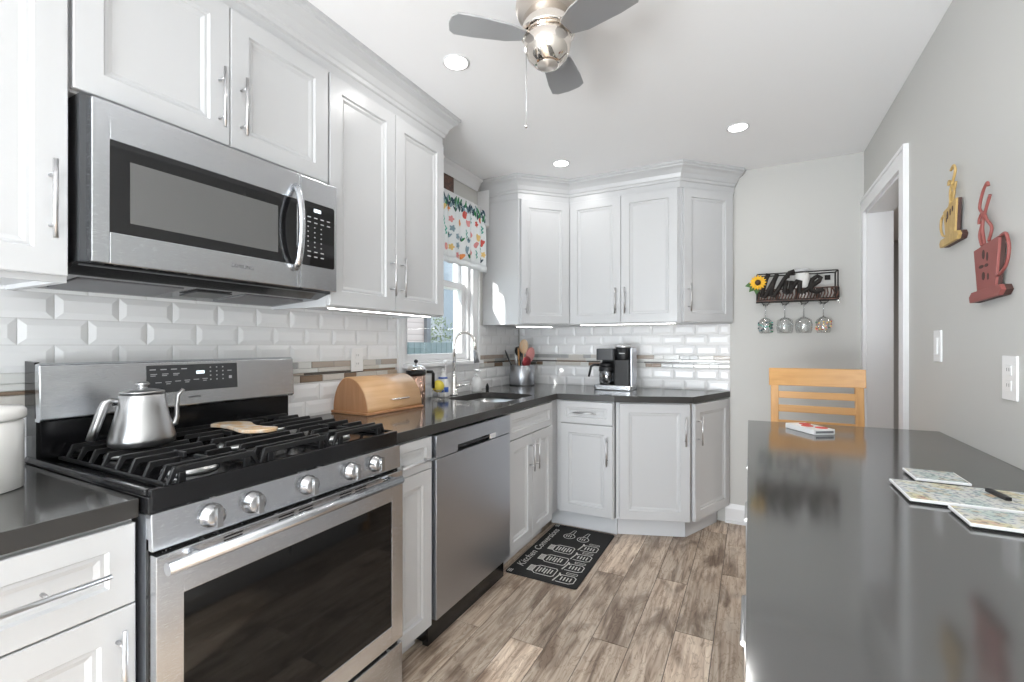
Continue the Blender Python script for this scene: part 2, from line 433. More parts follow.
tag(sweep([(XL+.003, 2.937), (-1.482, 2.937), (-1.199, 3.22), (-.42, 3.22), (-.112, 3.525), (-.112, YB-.002)], CP, 'cab').build('crown_molding'), 'white stepped crown molding bending around the back corner wall cabinets', 'molding')
CW = [(-.0, 2.36), (.010, 2.36), (.016, 2.375), (.038, 2.41), (.055, 2.425), (.055, 2.4399), (0, 2.4399)]
struct('trim_2', sweep([(XL, 2.08), (XL, 2.858)], CW, 'trim'))

# ------------------------------------------------------------------ cabinet parts (local: front faces -y, x to the right, z up)
def door_mb(w, h, fr=.058):
    m = mb('cab'); fr = min(fr, w*.24, h*.27)
    R = [(0, 0), (0, -.018), (.002, -.020), (fr, -.020), (fr+.005, -.0125), (fr+.012, -.0125), (fr+.022, -.008)]
    v = []; f = []
    for i, d in R: v += [(i, d, i), (w-i, d, i), (w-i, d, h-i), (i, d, h-i)]
    for a in range(len(R)-1):
        for j in range(4): f.append((a*4+j, a*4+(j+1) % 4, a*4+4+(j+1) % 4, a*4+4+j))
    L = (len(R)-1)*4; f.append((L, L+1, L+2, L+3)); f.append((3, 2, 1, 0))
    return m.add(v, f, False)
def handle_mb(x, z, L, horiz=False, y=-.02, r=.0048):
    m = mb('nickel'); o = .032
    if horiz:
        m.tube([(x-L/2, y-o, z), (x+L/2, y-o, z)], r)
        for s in (-1, 1): m.tube([(x+s*L*.32, y, z), (x+s*L*.32, y-o, z)], r*.8, 8)
    else:
        m.tube([(x, y-o, z-L/2), (x, y-o, z+L/2)], r)
        for s in (-1, 1): m.tube([(x, y, z+s*L*.32), (x, y-o, z+s*L*.32)], r*.8, 8)
    return m
def front(parent, x, z, w, h, kind='door', hs=None, hz=None, hl=.18):
    """door or drawer front; hs: 'l','r','c' handle side; hz: handle centre height (from front's bottom)"""
    m = door_mb(w, h); m.v = [(a+x, b, c+z) for a, b, c in m.v]
    d = m.build(kind, parent)
    if hs:
        if hs == 'c': hm = handle_mb(x+w/2, z+(hz if hz else h/2), hl, True)
        else: hm = handle_mb(x+(.032 if hs == 'l' else w-.032), z+hz, hl)
        hm.build('handle', d)
    return d
G = .0025
def cabinet(name, label, loc, rz, w, depth, z0, z1, kick=True):
    t = thing(name, label, 'cabinet', (*loc, 0), rz)
    mb('cab').box(0.0005, w-.0005, .0005, depth, z0, z1).build('body', t, bevel=.0015, seg=1) if name != 'sink_cabinet' else mb('cab').box(0.0005, w-.0005, .0005, depth, z0, .69).box(0.0005, w-.0005, .0005, .018, .69, z1).build('body', t)
    if kick: mb('kick').box(0.0005, w-.0005, .07, depth, .001, z0).build('toe_kick', t)
    return t
ZB, ZD = .10, .872   # base body heights
# --- base, left of the range
c = cabinet('base_cabinet', 'white base cabinet with wide drawer left of the range, under the white canister', (XF, -.12), PI/2, .612, .61, ZB, ZD)
front(c, G, .70, .612-2*G, .165, 'drawer', 'c', hl=.50); front(c, .31, .10+.004, .30, .592, 'door', 'r', .47); front(c, G, .104, .303, .592, 'door', 'l', .47)
# --- narrow base between range and dishwasher
c = cabinet('base_cabinet', 'narrow white base cabinet between the range and the dishwasher', (XF, 1.2675), PI/2, .232, .61, ZB, ZD)
front(c, G, .742, .227, .125, 'drawer', 'c', hl=.20, hz=.045)
front(c, G, .104, .227, .635, 'door')
# --- sink base
c = cabinet('sink_cabinet', 'white base cabinet with two doors under the sink', (XF, 2.157), PI/2, .640, .61, ZB, ZD)
front(c, G, .722, .603, .145, 'drawer')
front(c, G, .104, .300, .613, 'door', 'r', .49); front(c, .3055, .104, .300, .613, 'door', 'l', .49)
# --- corner filler + drawer cabinet on the back run
c = thing('base_cabinet', 'white base cabinet with one drawer over one door in the inner corner', 'cabinet', (-1.165, 2.90, 0))
m = mb('cab').prism([(-1.164, 2.90), (-.775, 2.90), (-.775, 3.54), (-1.775, 3.54), (-1.775, 2.80), (-1.2, 2.80), (-1.164, 2.80)], .122, ZD); m.build('body', c, world=True)
mb('kick').prism([(-1.235, 2.965), (-.775, 2.97), (-.775, 3.5), (-1.235, 3.5)], .001, .122).build('toe_kick', c, world=True)
front(c, .03, .722, .355, .145, 'drawer', 'c', hl=.15); front(c, .03, .128, .355, .589, 'door', 'r', .43)
# --- angled wide cabinet
ang = math.atan2(.155, .435); L2 = math.hypot(.155, .435)
c = thing('base_cabinet', 'white base cabinet with one wide door below the coffee maker', 'cabinet', (-.770, 2.92, 0), ang)
mb('cab').prism([(-.769, 2.921), (-.336, 3.076), (-.336, 3.54), (-.769, 3.54)], .122, ZD).build('body', c, world=True)
mb('kick').prism([(-.774, 2.985), (-.375, 3.135), (-.375, 3.5), (-.774, 3.5)], .001, .122).build('toe_kick', c, world=True)
front(c, .022, .128, L2-.03, .738, 'door', 'r', .57)
# --- end cabinet
ang3 = math.atan2(.455, .185); L3 = math.hypot(.455, .185)
c = thing('base_cabinet', 'narrow angled white end cabinet beside the bare back wall', 'cabinet', (-.332, 3.078, 0), ang3)
mb('cab').prism([(-.332, 3.079), (-.148, 3.532), (-.148, 3.54), (-.332, 3.54)], .122, ZD).build('body', c, world=True)
mb('kick').prism([(-.372, 3.135), (-.215, 3.50), (-.215, 3.54), (-.372, 3.54)], .001, .122).build('toe_kick', c, world=True)
front(c, .012, .128, L3-.024, .738, 'door', 'l', .57)

# --- uppers
def upper(label, loc, rz, w, depth, z0, z1=2.287):
    t = thing('wall_cabinet', label, 'cabinet', (*loc, 0), rz)
    m = mb('cab').box(.0005, w-.0005, .0005, depth, z0+.012, z1)
    m.box(.0005, w-.0005, .0005, .018, z0, z0+.012); m.box(.0005, .018, .018, depth, z0, z0+.012); m.box(w-.018, w-.0005, .018, depth, z0, z0+.012)
    m.build('body', t)
    return t
c = upper('white wall cabinet at the left edge, left of the microwave', (XU, .025), PI/2, .457, .325, 1.385)
front(c, G, 1.40, .45, .885, 'door', 'r', .17)
c = upper('white wall cabinet with one door left of the topmost left one, out past the frame', (XU, -.56), PI/2, .585, .325, 1.385)
front(c, G, 1.40, .29, .885, 'door', 'r', .17); front(c, .295, 1.40, .285, .885, 'door', 'l', .17)
c['label'] = 'white wall cabinet furthest left, beyond the one beside the microwave'
c = upper('short white two-door wall cabinet directly above the microwave', (XU, .484), PI/2, .748, .325, 1.845)
front(c, G, 1.852, .370, .432, 'door', 'r', .13); front(c, .3755, 1.852, .370, .432, 'door', 'l', .13)
c = upper('tall white two-door wall cabinet between the microwave and the window', (XU, 1.2345), PI/2, .740, .325, 1.385)
front(c, G, 1.39, .366, .893, 'door', 'r', .155); front(c, .3715, 1.39, .366, .893, 'door', 'l', .155)
# corner diagonal upper
D4 = math.hypot(.283, .283)
c = thing('wall_cabinet', 'white diagonal corner wall cabinet with one door beside the window', 'cabinet', (-1.482, 2.937, 0), PI/4)
m = mb('cab').prism([(XL+.003, 2.938), (-1.482, 2.938), (-1.2, 3.22), (-1.2, YB-.002), (XL+.003, YB-.002)], 1.385, 2.287); m.build('body', c, world=True)
front(c, .018, 1.392, D4-.024, .89, 'door', 'l', .16)
c = upper('white two-door wall cabinet on the back wall above the coffee maker', (-1.199, 3.22), 0, .779, .324, 1.385)
front(c, .012, 1.392, .377, .89, 'door', 'r', .155); front(c, .392, 1.392, .377, .89, 'door', 'l', .155)
c = thing('wall_cabinet', 'white angled end wall cabinet with one door beside the bare back wall', 'cabinet', (-.418, 3.22, 0), PI/4)
mb('cab').prism([(-.4185, 3.221), (-.118, 3.521), (-.118, YB-.002), (-.4185, YB-.002)], 1.385, 2.287).build('body', c, world=True)
front(c, .016, 1.392, .40, .89, 'door', 'l', .16)

# under-cabinet LED strips (real lamps)
def led(label, x0, x1, y0, y1):
    t = thing('light_strip', label, 'lamp', ((x0+x1)/2, (y0+y1)/2, 1.396))
    mb('white').box(x0-.003, x1+.003, y0-.003, y1+.003, 1.386, 1.3965).build('housing', t, world=True)
    mb('led').box(x0, x1, y0, y1, 1.3835, 1.3855).build('diffuser', t, world=True)
led('thin lit strip light under the tall cabinet between microwave and window', -1.515, -1.503, 1.30, 1.95)
led('thin lit strip light under the two-door back wall cabinet above the coffee maker', -1.14, -.46, 3.305, 3.312)
# sits just clear of the flat cabinet undersides
t = thing('light_strip', 'short lit strip light under the diagonal corner wall cabinet', 'lamp', (-1.44, 3.13, 1.38))
mb('white').box(-.15, .15, -.012, .012, -.008, .004).build('housing', t); mb('led').box(-.14, .14, -.005, .005, -.0105, -.008).build('diffuser', t)
t.rotation_euler = (0, 0, PI/4)

# ------------------------------------------------------------------ countertops
def rounded(x0, x1, y0, y1, r, n=6):
    p = []
    for cx, cy, a0 in ((x1-r, y1-r, 0), (x0+r, y1-r, PI/2), (x0+r, y0+r, PI), (x1-r, y0+r, 1.5*PI)):
        for i in range(n+1): a = a0+PI/2*i/n; p.append((cx+r*math.cos(a), cy+r*math.sin(a)))
    return p
SINK = rounded(-1.63, -1.235, 2.235, 2.715, .09)
def slab(name, outer, hole, z0, z1, k='quartz'):
    bm = bmesh.new()
    def loop(pts, z):
        vs = [bm.verts.new((x, y, z)) for x, y in pts]
        return vs, [bm.edges.new((vs[i], vs[(i+1) % len(vs)])) for i in range(len(vs))]
    tops = []
    for z in (z0, z1):
        vo, eo = loop(outer, z); es = eo; vh = None
        if hole: vh, eh = loop(hole, z); es = eo+eh
        bmesh.ops.triangle_fill(bm, use_beauty=True, use_dissolve=False, edges=es); tops.append((vo, vh))
    for a in (0, 1):
        A, B = tops[0][a], tops[1][a]
        if A: 
            for i in range(len(A)): j = (i+1) % len(A); bm.faces.new((A[i], A[j], B[j], B[i]))
    bmesh.ops.recalc_face_normals(bm, faces=bm.faces)
    me = bpy.data.meshes.new(name); bm.to_mesh(me); bm.free(); me.materials.append(M[k]); me.materials.append(M['quartz_edge'])
    for p in me.polygons:
        if abs(p.normal.z) < .5: p.material_index = 1
    o = bpy.data.objects.new(name, me); C.objects.link(o)
    b = o.modifiers.new('b', 'BEVEL'); b.width = .0025; b.segments = 2; b.limit_method = 'ANGLE'; b.angle_limit = .7
    return o
tag(slab('countertop', [(XL+.012, -.6), (-1.143, -.6), (-1.143, .495), (XL+.012, .495)], None, .875, ZT), 'dark grey quartz countertop left of the range, holding the white canister', 'countertop')
tag(slab('countertop', [(XL+.012, 1.267), (-1.143, 1.267), (-1.145, 2.848), (-.765, 2.872), (-.318, 3.035), (-.128, YB-.012), (XL+.012, YB-.012)], SINK, .875, ZT), 'dark grey quartz L-shaped countertop running past the sink to the coffee maker', 'countertop')
tag(slab('countertop', [(-.001, -.55), (XR-.002, -.55), (XR-.002, 2.255), (-.0115, 2.216)], None, .875, ZT), 'broad glossy grey quartz island top against the right wall', 'countertop')
# base cabinet for far left behind the counter
c = cabinet('base_cabinet', 'white base cabinet furthest left, mostly out of frame', (XF, -.6), PI/2, .478, .61, ZB, ZD)
front(c, G, .104, .473, .762, 'door', 'r', .59)
# island cabinets (fronts face -X)
isl = [(2.205, .56), (1.643, .54), (1.101, .54), (.559, .54)]
names = ['farthest white island cabinet, next to the wooden stool', 'second white island cabinet from the stool end', 'third white island cabinet from the stool end', 'white island cabinet nearest the camera']
for (y, wd), lb in zip(isl, names):
    c = cabinet('island_cabinet', lb, (.042, y), -PI/2, wd, .575, ZB, ZD)
    front(c, G, .722, wd-2*G, .145, 'drawer', 'c', hl=.14)
    front(c, G, .104, wd-2*G, .613, 'door', 'l' , .49)

# sink bowl
t = thing('sink', 'stainless steel undermount sink below the window', 'sink', (-1.43, 2.475, .70))
m = mb('sink'); inner = [SINK]; v = []; f = []
def off(p, s, z): cx, cy = -1.4325, 2.475; return [((x-cx)*s+cx, (y-cy)*s+cy, z) for x, y in p]
R = off(SINK, 1.03, .8745)+off(SINK, 1.005, .8745)+off(SINK, .985, .73)+off(SINK, .93, .705)+off(SINK, .12, .700)
n = len(SINK); ff = []
for a in range(4):
    for i in range(n): ff.append((a*n+i, a*n+(i+1) % n, (a+1)*n+(i+1) % n, (a+1)*n+i))
ff.append(tuple(4*n+i for i in range(n))); m.add(R, ff, True); m.build('bowl', t, world=True)
mb('chrome').lathe([(.045, .7005), (.045, .704), (.03, .705), (.0001, .703)], (-1.4325, 2.475, 0)).build('drain', t, world=True)

# ------------------------------------------------------------------ backsplash tiles
PAL = ['ms_white', 'ms_grey', 'ms_taupe', 'ms_tan', 'ms_brown', 'ms_dark', 'ms_pale']
for nme, cc in zip(PAL, [(.70, .70, .68), (.42, .42, .42), (.42, .36, .31), (.50, .40, .31), (.25, .18, .13), (.11, .10, .09), (.60, .57, .53)]):
    M[nme] = mat(nme, cc, .15)
def tiles(name, label, axis, fixed, rects, sgn, origin):
    """axis 'y': wall plane at x=fixed, u = world Y ; axis 'x': wall plane at y=fixed, u = world X"""
    m = MB()
    def pt(u, z, d): return (fixed+sgn*d, u, z) if axis == 'y' else (u, fixed+sgn*d, z)
    def tile(u0, u1, z0, z1, ins, d0, d1, k):
        m.use(k); ins = min(ins, (u1-u0)*.3, (z1-z0)*.35)
        v = [pt(u0, z0, 0), pt(u1, z0, 0), pt(u1, z1, 0), pt(u0, z1, 0), pt(u0, z0, d0), pt(u1, z0, d0), pt(u1, z1, d0), pt(u0, z1, d0),
             pt(u0+ins, z0+ins, d1), pt(u1-ins, z0+ins, d1), pt(u1-ins, z1-ins, d1), pt(u0+ins, z1-ins, d1)]
        f = [(0, 1, 5, 4), (1, 2, 6, 5), (2, 3, 7, 6), (3, 0, 4, 7), (4, 5, 9, 8), (5, 6, 10, 9), (6, 7, 11, 10), (7, 4, 8, 11), (8, 9, 10, 11)]
        m.add(v, f, False)
    rows = [(.909, .984, 0), (.986, 1.060, 1), (1.162, 1.236, 1), (1.238, 1.310, 0), (1.312, 1.384, 1), (1.386, 1.458, 0)]
    for (u0, u1, z0, z1) in rects:
        m.use('grout')
        a, b = pt(u0, z0, .001), pt(u1, z1, .003)
        m.box(min(a[0], b[0]), max(a[0], b[0]), min(a[1], b[1]), max(a[1], b[1]), z0, z1)
        for r0, r1, odd in rows:
            a0, a1 = max(r0, z0), min(r1, z1)
            if a1-a0 < .01: continue
            u = origin+(.076 if odd else 0)-.152*40
            while u < u1:
                b0, b1 = max(u+.001, u0), min(u+.151, u1)
                if b1-b0 > .008: tile(b0, b1, a0, a1, .018, .005, .0092, 'tile')
                u += .152
        rr = random.Random(11)
        for r0, r1, lens, wt in ((1.132, 1.160, (.04, .15), [2, 5, 5, 2, 0, .7, 4]), (1.112, 1.131, (.10, .25), [6, 1, 0, 0, 0, 0, 4]), (1.100, 1.111, (.10, .26), [.6, .5, 1, 1, 4, 3, 0]), (1.069, 1.099, (.04, .15), [6, 2, 3, 3, 1, 1, 5])) if axis == 'y' else ((1.132, 1.160, (.05, .17), [2, 6, 1, 0, 0, 1.5, 3]), (1.112, 1.131, (.10, .25), [6, 0, 0, 0, 0, 0, 2]), (1.101, 1.111, (.10, .26), [1, 2, 0, 0, 1, 5, 0]), (1.072, 1.099, (.04, .15), [6, 2, 0, 0, 1.5, 1.5, 3])):
            a0, a1 = max(r0, z0), min(r1, z1)
            if a1-a0 < .008: continue
            u = u0
            while u < u1-.002:
                L = rr.uniform(*lens); b1 = min(u+L, u1)
                tile(u, b1-.0015, a0, a1, .002, .006, .0085, rr.choices(PAL, wt)[0]); u += L
    o = m.build(name); return tag(o, label, 'tiles')
tiles('tile_backsplash', 'bevelled white tile backsplash with mosaic band on the left wall behind the range', 'y', XL, [(-.6, 2.0, .909, 1.46)], 1, .486)['kind'] = 'structure'
tiles('tile_backsplash', 'white tile backsplash on the left wall below the window, behind the faucet', 'y', XL, [(2.003, 2.866, .909, 1.06), (2.87, 3.53, .909, 1.383)], 1, .486)['kind'] = 'structure'
tiles('tile_backsplash', 'bevelled white tile backsplash with mosaic band on the back wall behind the coffee maker', 'x', YB, [(-1.77, -.128, .909, 1.384)], -1, -.128-.152*3)['kind'] = 'structure'
tag(mb('trim').box(XL, XL+.02, 2.001, 2.03, .916, 1.384).build('edge_trim'), 'thin vertical white edge strip where the tiles end beside the window', 'trim')['kind'] = 'structure'

# ------------------------------------------------------------------ window
w = mb('trim')
# casing
w.box(XL, XL+.022, 2.765, 2.862, 1.06, 2.25); w.box(XL, XL+.022, 2.03, 2.05, 1.06, 2.25); w.box(XL, XL+.022, 2.05, 2.765, 2.16, 2.25)
w.box(XL+.022, XL+.03, 2.838, 2.862, 1.122, 2.25); w.box(XL+.022, XL+.028, 2.765, 2.78, 1.122, 2.25)
# stool (sill) and apron
w.box(XL-.03, XL+.055, 2.03, 2.868, 1.104, 1.127); w.box(XL, XL+.02, 2.03, 2.862, 1.06, 1.104)
# jamb liners
w.box(XL-.12, XL, 2.05, 2.075, WZ0, WZ1); w.box(XL-.12, XL, 2.735, 2.765, WZ0, WZ1); w.box(XL-.12, XL, 2.05, 2.765, 2.135, WZ1); w.box(XL-.12, XL, 2.05, 2.765, WZ0-.002, WZ0+.012)
# lower sash
def sash(x0, x1, y0, y1, z0, z1, s=.038, r=.038):
    w.use('trim'); w.box(x0, x1, y0, y0+s, z0, z1); w.box(x0, x1, y1-s, y1, z0, z1); w.box(x0, x1, y0+s, y1-s, z0, z0+r); w.box(x0, x1, y0+s, y1-s, z1-r, z1)
    w.use('pane').box((x0+x1)/2-.002, (x0+x1)/2+.002, y0+s, y1-s, z0+r, z1-r)
sash(XL-.055, XL-.02, 2.075, 2.735, 1.142, 1.665, .04, .04)
sash(XL-.095, XL-.06, 2.075, 2.735, 1.625, 2.135, .04, .04)
struct('window_1', w, bevel=.002)
t = mb('nickel').box(XL-.02, XL-.002, 2.34, 2.40, 1.655, 1.67).build('window_latch'); tag(t, 'small metal latch on the meeting rail of the window', 'latch')
w = mb('trim')
for a, b, c_, d_ in ((-1.9, -1.85, .95, 2.1), (-.99, -.94, .95, 2.1), (-1.85, -.99, .95, 1.0), (-1.85, -.99, 2.05, 2.1), (-1.85, -.99, 1.50, 1.54)): w.box(XL-.06, XL-.02, a, b, c_, d_)
w.box(XL, XL+.02, -1.98, -1.9, .88, 2.18); w.box(XL, XL+.02, -.94, -.90, .88, 2.18); w.box(XL, XL+.02, -1.9, -.94, 2.1, 2.18); w.box(XL-.02, XL+.05, -1.98, -.90, .92, .95)
w.use('pane').box(XL-.042, XL-.038, -1.85, -.99, 1.0, 2.05)
struct('added_window_2', w)  # unseen window behind the camera, added to light the right wall
# filler board between casing and corner cabinet
tag(mb('trim').prism([(XL, 2.868), (XL+.10, 2.868), (XL+.06, 2.935), (XL, 2.935)], 2.10, 2.36).build('pilaster', bevel=.003), 'narrow white moulded post between the window and the corner wall cabinet', 'trim')['kind'] = 'structure'

# valance: ruffled floral cloth on a rod
def vx(y, z):
    s = (z-1.79)/.38
    return XL+.065+.010*math.sin(y*46)*(1-.5*s)+.004*math.sin(y*97+1)
t = thing('valance', 'white valance curtain with coloured flowers hanging over the window', 'curtain', (XL+.05, 2.48, 2.17))
m = MB().use('white').use('cloth') if 'cloth' in M else None
M['cloth'] = mat('valance_cotton', (.80, .84, .86), .8)
m = mb('cloth'); ny, nz = 90, 14; Y0, Y1 = 2.06, 2.885
v = []; f = []
for j in range(nz+1):
    for i in range(ny+1):
        y = Y0+(Y1-Y0)*i/ny; zt = 2.195+.012*math.sin(y*60); z = 1.80+(zt-1.80)*j/nz
        v.append((vx(y, z), y, z))
for j in range(nz):
    for i in range(ny): a = j*(ny+1)+i; f.append((a, a+1, a+ny+2, a+ny+1))
m.add(v, f, True); o = m.build('fabric', t, world=True); sm = o.modifiers.new('s', 'SOLIDIFY'); sm.thickness = .002; sm.offset = -1
m = mb('cloth'); v = []; f = []
for i in range(ny+1):
    y = Y0+(Y1-Y0)*i/ny
    v += [(vx(y, 1.80)+.003, y, 1.765), (vx(y, 1.80)+.004, y, 1.805)]
for i in range(ny): f.append((2*i, 2*i+2, 2*i+3, 2*i+1))
m.add(v, f, True); o = m.build('hem', t, world=True); sm = o.modifiers.new('s', 'SOLIDIFY'); sm.thickness = .003
for kk, cc in (('f_red', (.62, .10, .08)), ('f_pink', (.72, .30, .30)), ('f_orange', (.78, .30, .10)), ('f_yel', (.80, .58, .22)), ('f_green', (.04, .22, .09)), ('f_navy', (.03, .07, .10)), ('f_blue', (.25, .36, .42)), ('f_teal', (.08, .40, .32))): M[kk] = mat(kk, cc, .8)
m = MB()
def blob(yc, zc, ry, rz_, a, k, n=10):
    ry *= 1.3; rz_ *= 1.35
    m.use(k); p = []
    for i in range(n):
        q = 2*PI*i/n; u, w_ = ry*math.cos(q), rz_*math.sin(q)*(1-.25*math.cos(q))
        y = yc+u*math.cos(a)-w_*math.sin(a); z = zc+u*math.sin(a)+w_*math.cos(a); p.append((vx(y, z)+.0022, y, z))
    c = (vx(yc, zc)+.0024, yc, zc); m.add([c]+p, [(0, i+1, (i+1) % n+1) for i in range(n)], False)
rr = random.Random(5)
y = Y0+.01
while y < Y1-.01:   # leafy border at the top
    for s in (-1, 1): blob(y+.008*s, 2.165+rr.uniform(-.025, .025), .022, .007, 1.2*s+rr.uniform(-.3, .3), rr.choice(['f_green', 'f_navy', 'f_navy', 'f_green', 'f_blue']))
    y += .022
pts = []
tries = 0
while len(pts) < 60 and tries < 4000:
    tries += 1
    y, z = rr.uniform(Y0+.03, Y1-.03), rr.uniform(1.825, 2.125)
    if all(math.hypot(y-a, z-b) > .056 for a, b in pts): pts.append((y, z))
for i, (y, z) in enumerate(pts):
    q = i % 5; kk = rr.choice(['f_red', 'f_pink', 'f_orange', 'f_yel', 'f_blue', 'f_pink'])
    if q == 0:
        blob(y, z, .022, .013, rr.uniform(.4, 2.6), kk); blob(y+.012, z+.006, .018, .010, rr.uniform(0, 1.5), kk)
    elif q == 1:
        for a in range(5): blob(y+.012*math.cos(a*1.26), z+.012*math.sin(a*1.26), .009, .006, a*1.26, kk)
    elif q == 2:
        for a in range(4): blob(y+.004*(-1)**a, z-.02+.013*a, .010, .004, .7*(-1)**a+(PI if a % 2 else 0), 'f_teal')
    elif q == 3:
        blob(y, z, .017, .017, 0, kk); blob(y+.001, z, .008, .008, 0, 'f_yel' if kk != 'f_yel' else 'f_red')
    else:
        for a in (-.7, .1, .8): blob(y+.015*math.sin(a), z+.015*math.cos(a), .016, .0055, PI/2-a, rr.choice(['f_navy', 'f_green', 'f_blue']))
m.build('floral_print', t, world=True)
mb('nickel').tube([(XL+.055, 2.045, 2.165), (XL+.055, 2.89, 2.165)], .006).build('rod', t, world=True)
# dark picture above the valance
t = thing('wall_sign', 'small dark brown framed picture on the wall above the valance', 'picture', (XL, 2.44, 2.19))
mb('brown').box(XL+.001, XL+.016, 2.32, 2.545, 2.19, 2.355).build('board', t, world=True, bevel=.002)
m = mb('bronze'); m.box(XL+.016, XL+.019, 2.34, 2.53, 2.20, 2.345); m.build('picture_face', t, world=True)

# ------------------------------------------------------------------ outside
tag(mb('ground').box(-16, XL-.3, -8, 24, -.35, -.3).build('garden_ground'), 'green-brown ground outside the window', 'ground')['kind'] = 'structure'
t = thing('house', 'neighbouring house with pale pinkish clapboard siding outside the window', 'house', (-6.5, 8, -.3))
mb('siding').box(-8.5, -6.2, 3.0, 7.95, -.3, 4.6).build('wall', t, world=True)
mb('darkmark').box(-6.2, -6.12, 7.83, 7.96, -.3, 4.6).build('corner_post', t, world=True)
t = thing('house', 'grey building standing behind the garden shrub outside the window', 'house', (-9, 13, -.3))
mb('outgrey').box(-14, -9.0, 10.0, 16.5, -.3, 5.5).build('wall', t, world=True)
m = mb('room2')
for y in (11.6, 13.4): m.box(-9.0, -8.97, y, y+.7, 1.5, 2.8)
m.build('window', t, world=True)
t = thing('fence', 'low teal board fence outside the window', 'fence', (-4.6, 6, -.3))
m = mb('fence')
for i in range(75): m.box(-4.62, -4.60, 2.5+i*.14, 2.5+i*.14+.13, -.3, 1.28)
m.build('boards', t, world=True); mb('fence').box(-4.60, -4.55, 2.5, 12.9, .9, .98).build('rail', t, world=True)
t = thing('shrub', 'green leafy shrub behind the low fence outside the window', 'shrub', (-6.3, 8.9, -.3))
m = mb('bush'); rr = random.Random(3)
for i in range(2600):
    a, b, r = rr.uniform(0, 2*PI), rr.uniform(0, 1), rr.uniform(.3, .62)
    p = Vector((-6.3+r*math.cos(a)*.9, 8.9+r*math.sin(a)*1.1, -.1+b*1.85+.2*math.sin(a*3)))
    d = Vector((rr.uniform(-1, 1), rr.uniform(-1, 1), rr.uniform(-1, 1))).normalized()*.05; e = d.cross(Vector((rr.uniform(-1, 1), .3, 1))).normalized()*.02
    m.add([p, p+d*.5+e, p+d, p+d*.5-e], [(0, 1, 2, 3)], False)
m.build('foliage', t, world=True); mb('brown').tube([(-6.3, 8.9, -.3), (-6.3, 8.9, 1.3)], [.04, .015], 8).build('stem', t, world=True)

# ------------------------------------------------------------------ RANGE
RY0, RY1 = .499, 1.259
t = thing('gas_range', 'stainless steel gas range with black cooktop and oven door', 'range', (-1.43, .88, 0))
W_ = dict(world=True)
m = mb('steel_dark'); m.box(-1.765, -1.125, RY0, RY1, .03, .88); m.use('blk').box(-1.125, -1.115, RY0, RY1, .03, .83)
m.build('body', t, **W_)
# cooktop tray: black with raised rim
m = mb('blk'); m.box(-1.765, -1.115, RY0, RY1, .88, .918); m.box(-1.13, -1.114, RY0+.004, RY1, .884, .932); m.box(-1.765, -1.13, RY0, RY0+.012, .918, .932); m.box(-1.765, -1.13, RY1-.012, RY1, .918, .932)
m.build('cooktop', t, bevel=.003, **W_)
# control panel
m = mb('steel'); m.prism([(-1.125, .806), (-1.100, .806), (-1.104, .884), (-1.125, .884)], RY0, RY1, 'y'); m.build('control_panel', t, bevel=.002, **W_)
# oven door
m = mb('steel'); x0, x1 = -1.122, -1.088
y0, y1, z0, z1 = RY0+.002, RY1-.002, .212, .798
gy0, gy1, gz0, gz1 = y0+.052, y1-.055, .275, .702
m.box(x0, x1, y0, gy0, z0, z1); m.box(x0, x1, gy1, y1, z0, z1); m.box(x0, x1, gy0, gy1, z0, gz0); m.box(x0, x1, gy0, gy1, gz1, z1)
d = m.build('oven_door', t, bevel=.0015, **W_)
mb('ovenglass').box(x0+.002, x1-.0015, gy0, gy1, gz0, gz1).build('window', d, **W_)
m = mb('steel'); hx = -1.046; hz = .783
m.tube([(hx, RY0+.002, hz), (hx, RY1-.058, hz)], .0135, 16)
for y in (RY0+.07, RY1-.07): m.tube([(x1, y, hz), (hx, y, hz)], .009, 10)
m.build('handle', d, **W_)
for yc in (.66, .80, .86, 1.0, 1.06, 1.18):
    m = mb('blk')
    for zz in (.7795, .787): m.box(x1-.001, x1+.0007, yc-.022, yc+.022, zz, zz+.0035)
    m.build('vent_slot', d, **W_)
m = mb('steel'); m.box(-1.122, -1.090, y0, y1, .045, .195); m.build('storage_drawer', t, bevel=.003, **W_)
# knobs
for y in (.617, .716, .876, 1.033, 1.136):
    m = mb('knobm'); c = (-1.101, y, .846)
    m.lathe([(.027, 0), (.027, .004), (.0235, .007), (.022, .022), (.019, .025), (.0001, .025)], c, 24, 'x')
    k_ = m.build('knob', t, **W_)
    m = mb('knobm'); m.box(c[0]+.02, c[0]+.036, y-.0065, y+.0065, .846-.022, .846+.022); m.use('darkmark').box(c[0]+.036, c[0]+.0363, y-.001, y+.001, .846+.012, .846+.02); m.build('grip', k_, bevel=.002, **W_)
# burners
for (x, y, r) in ((-1.27, .66, .05), (-1.60, .66, .038), (-1.44, .885, .045), (-1.27, 1.11, .045), (-1.60, 1.11, .038)):
    m = mb('sink'); m.lathe([(r+.012, .918), (r+.01, .926), (r-.004, .934), (.0001, .934)], (x, y, 0), 26)
    b_ = m.build('burner', t, **W_)
    mb('iron').lathe([(r-.002, .934), (r, .938), (r-.006, .942), (.0001, .943)], (x, y, 0), 26).build('burner_cap', b_, **W_)
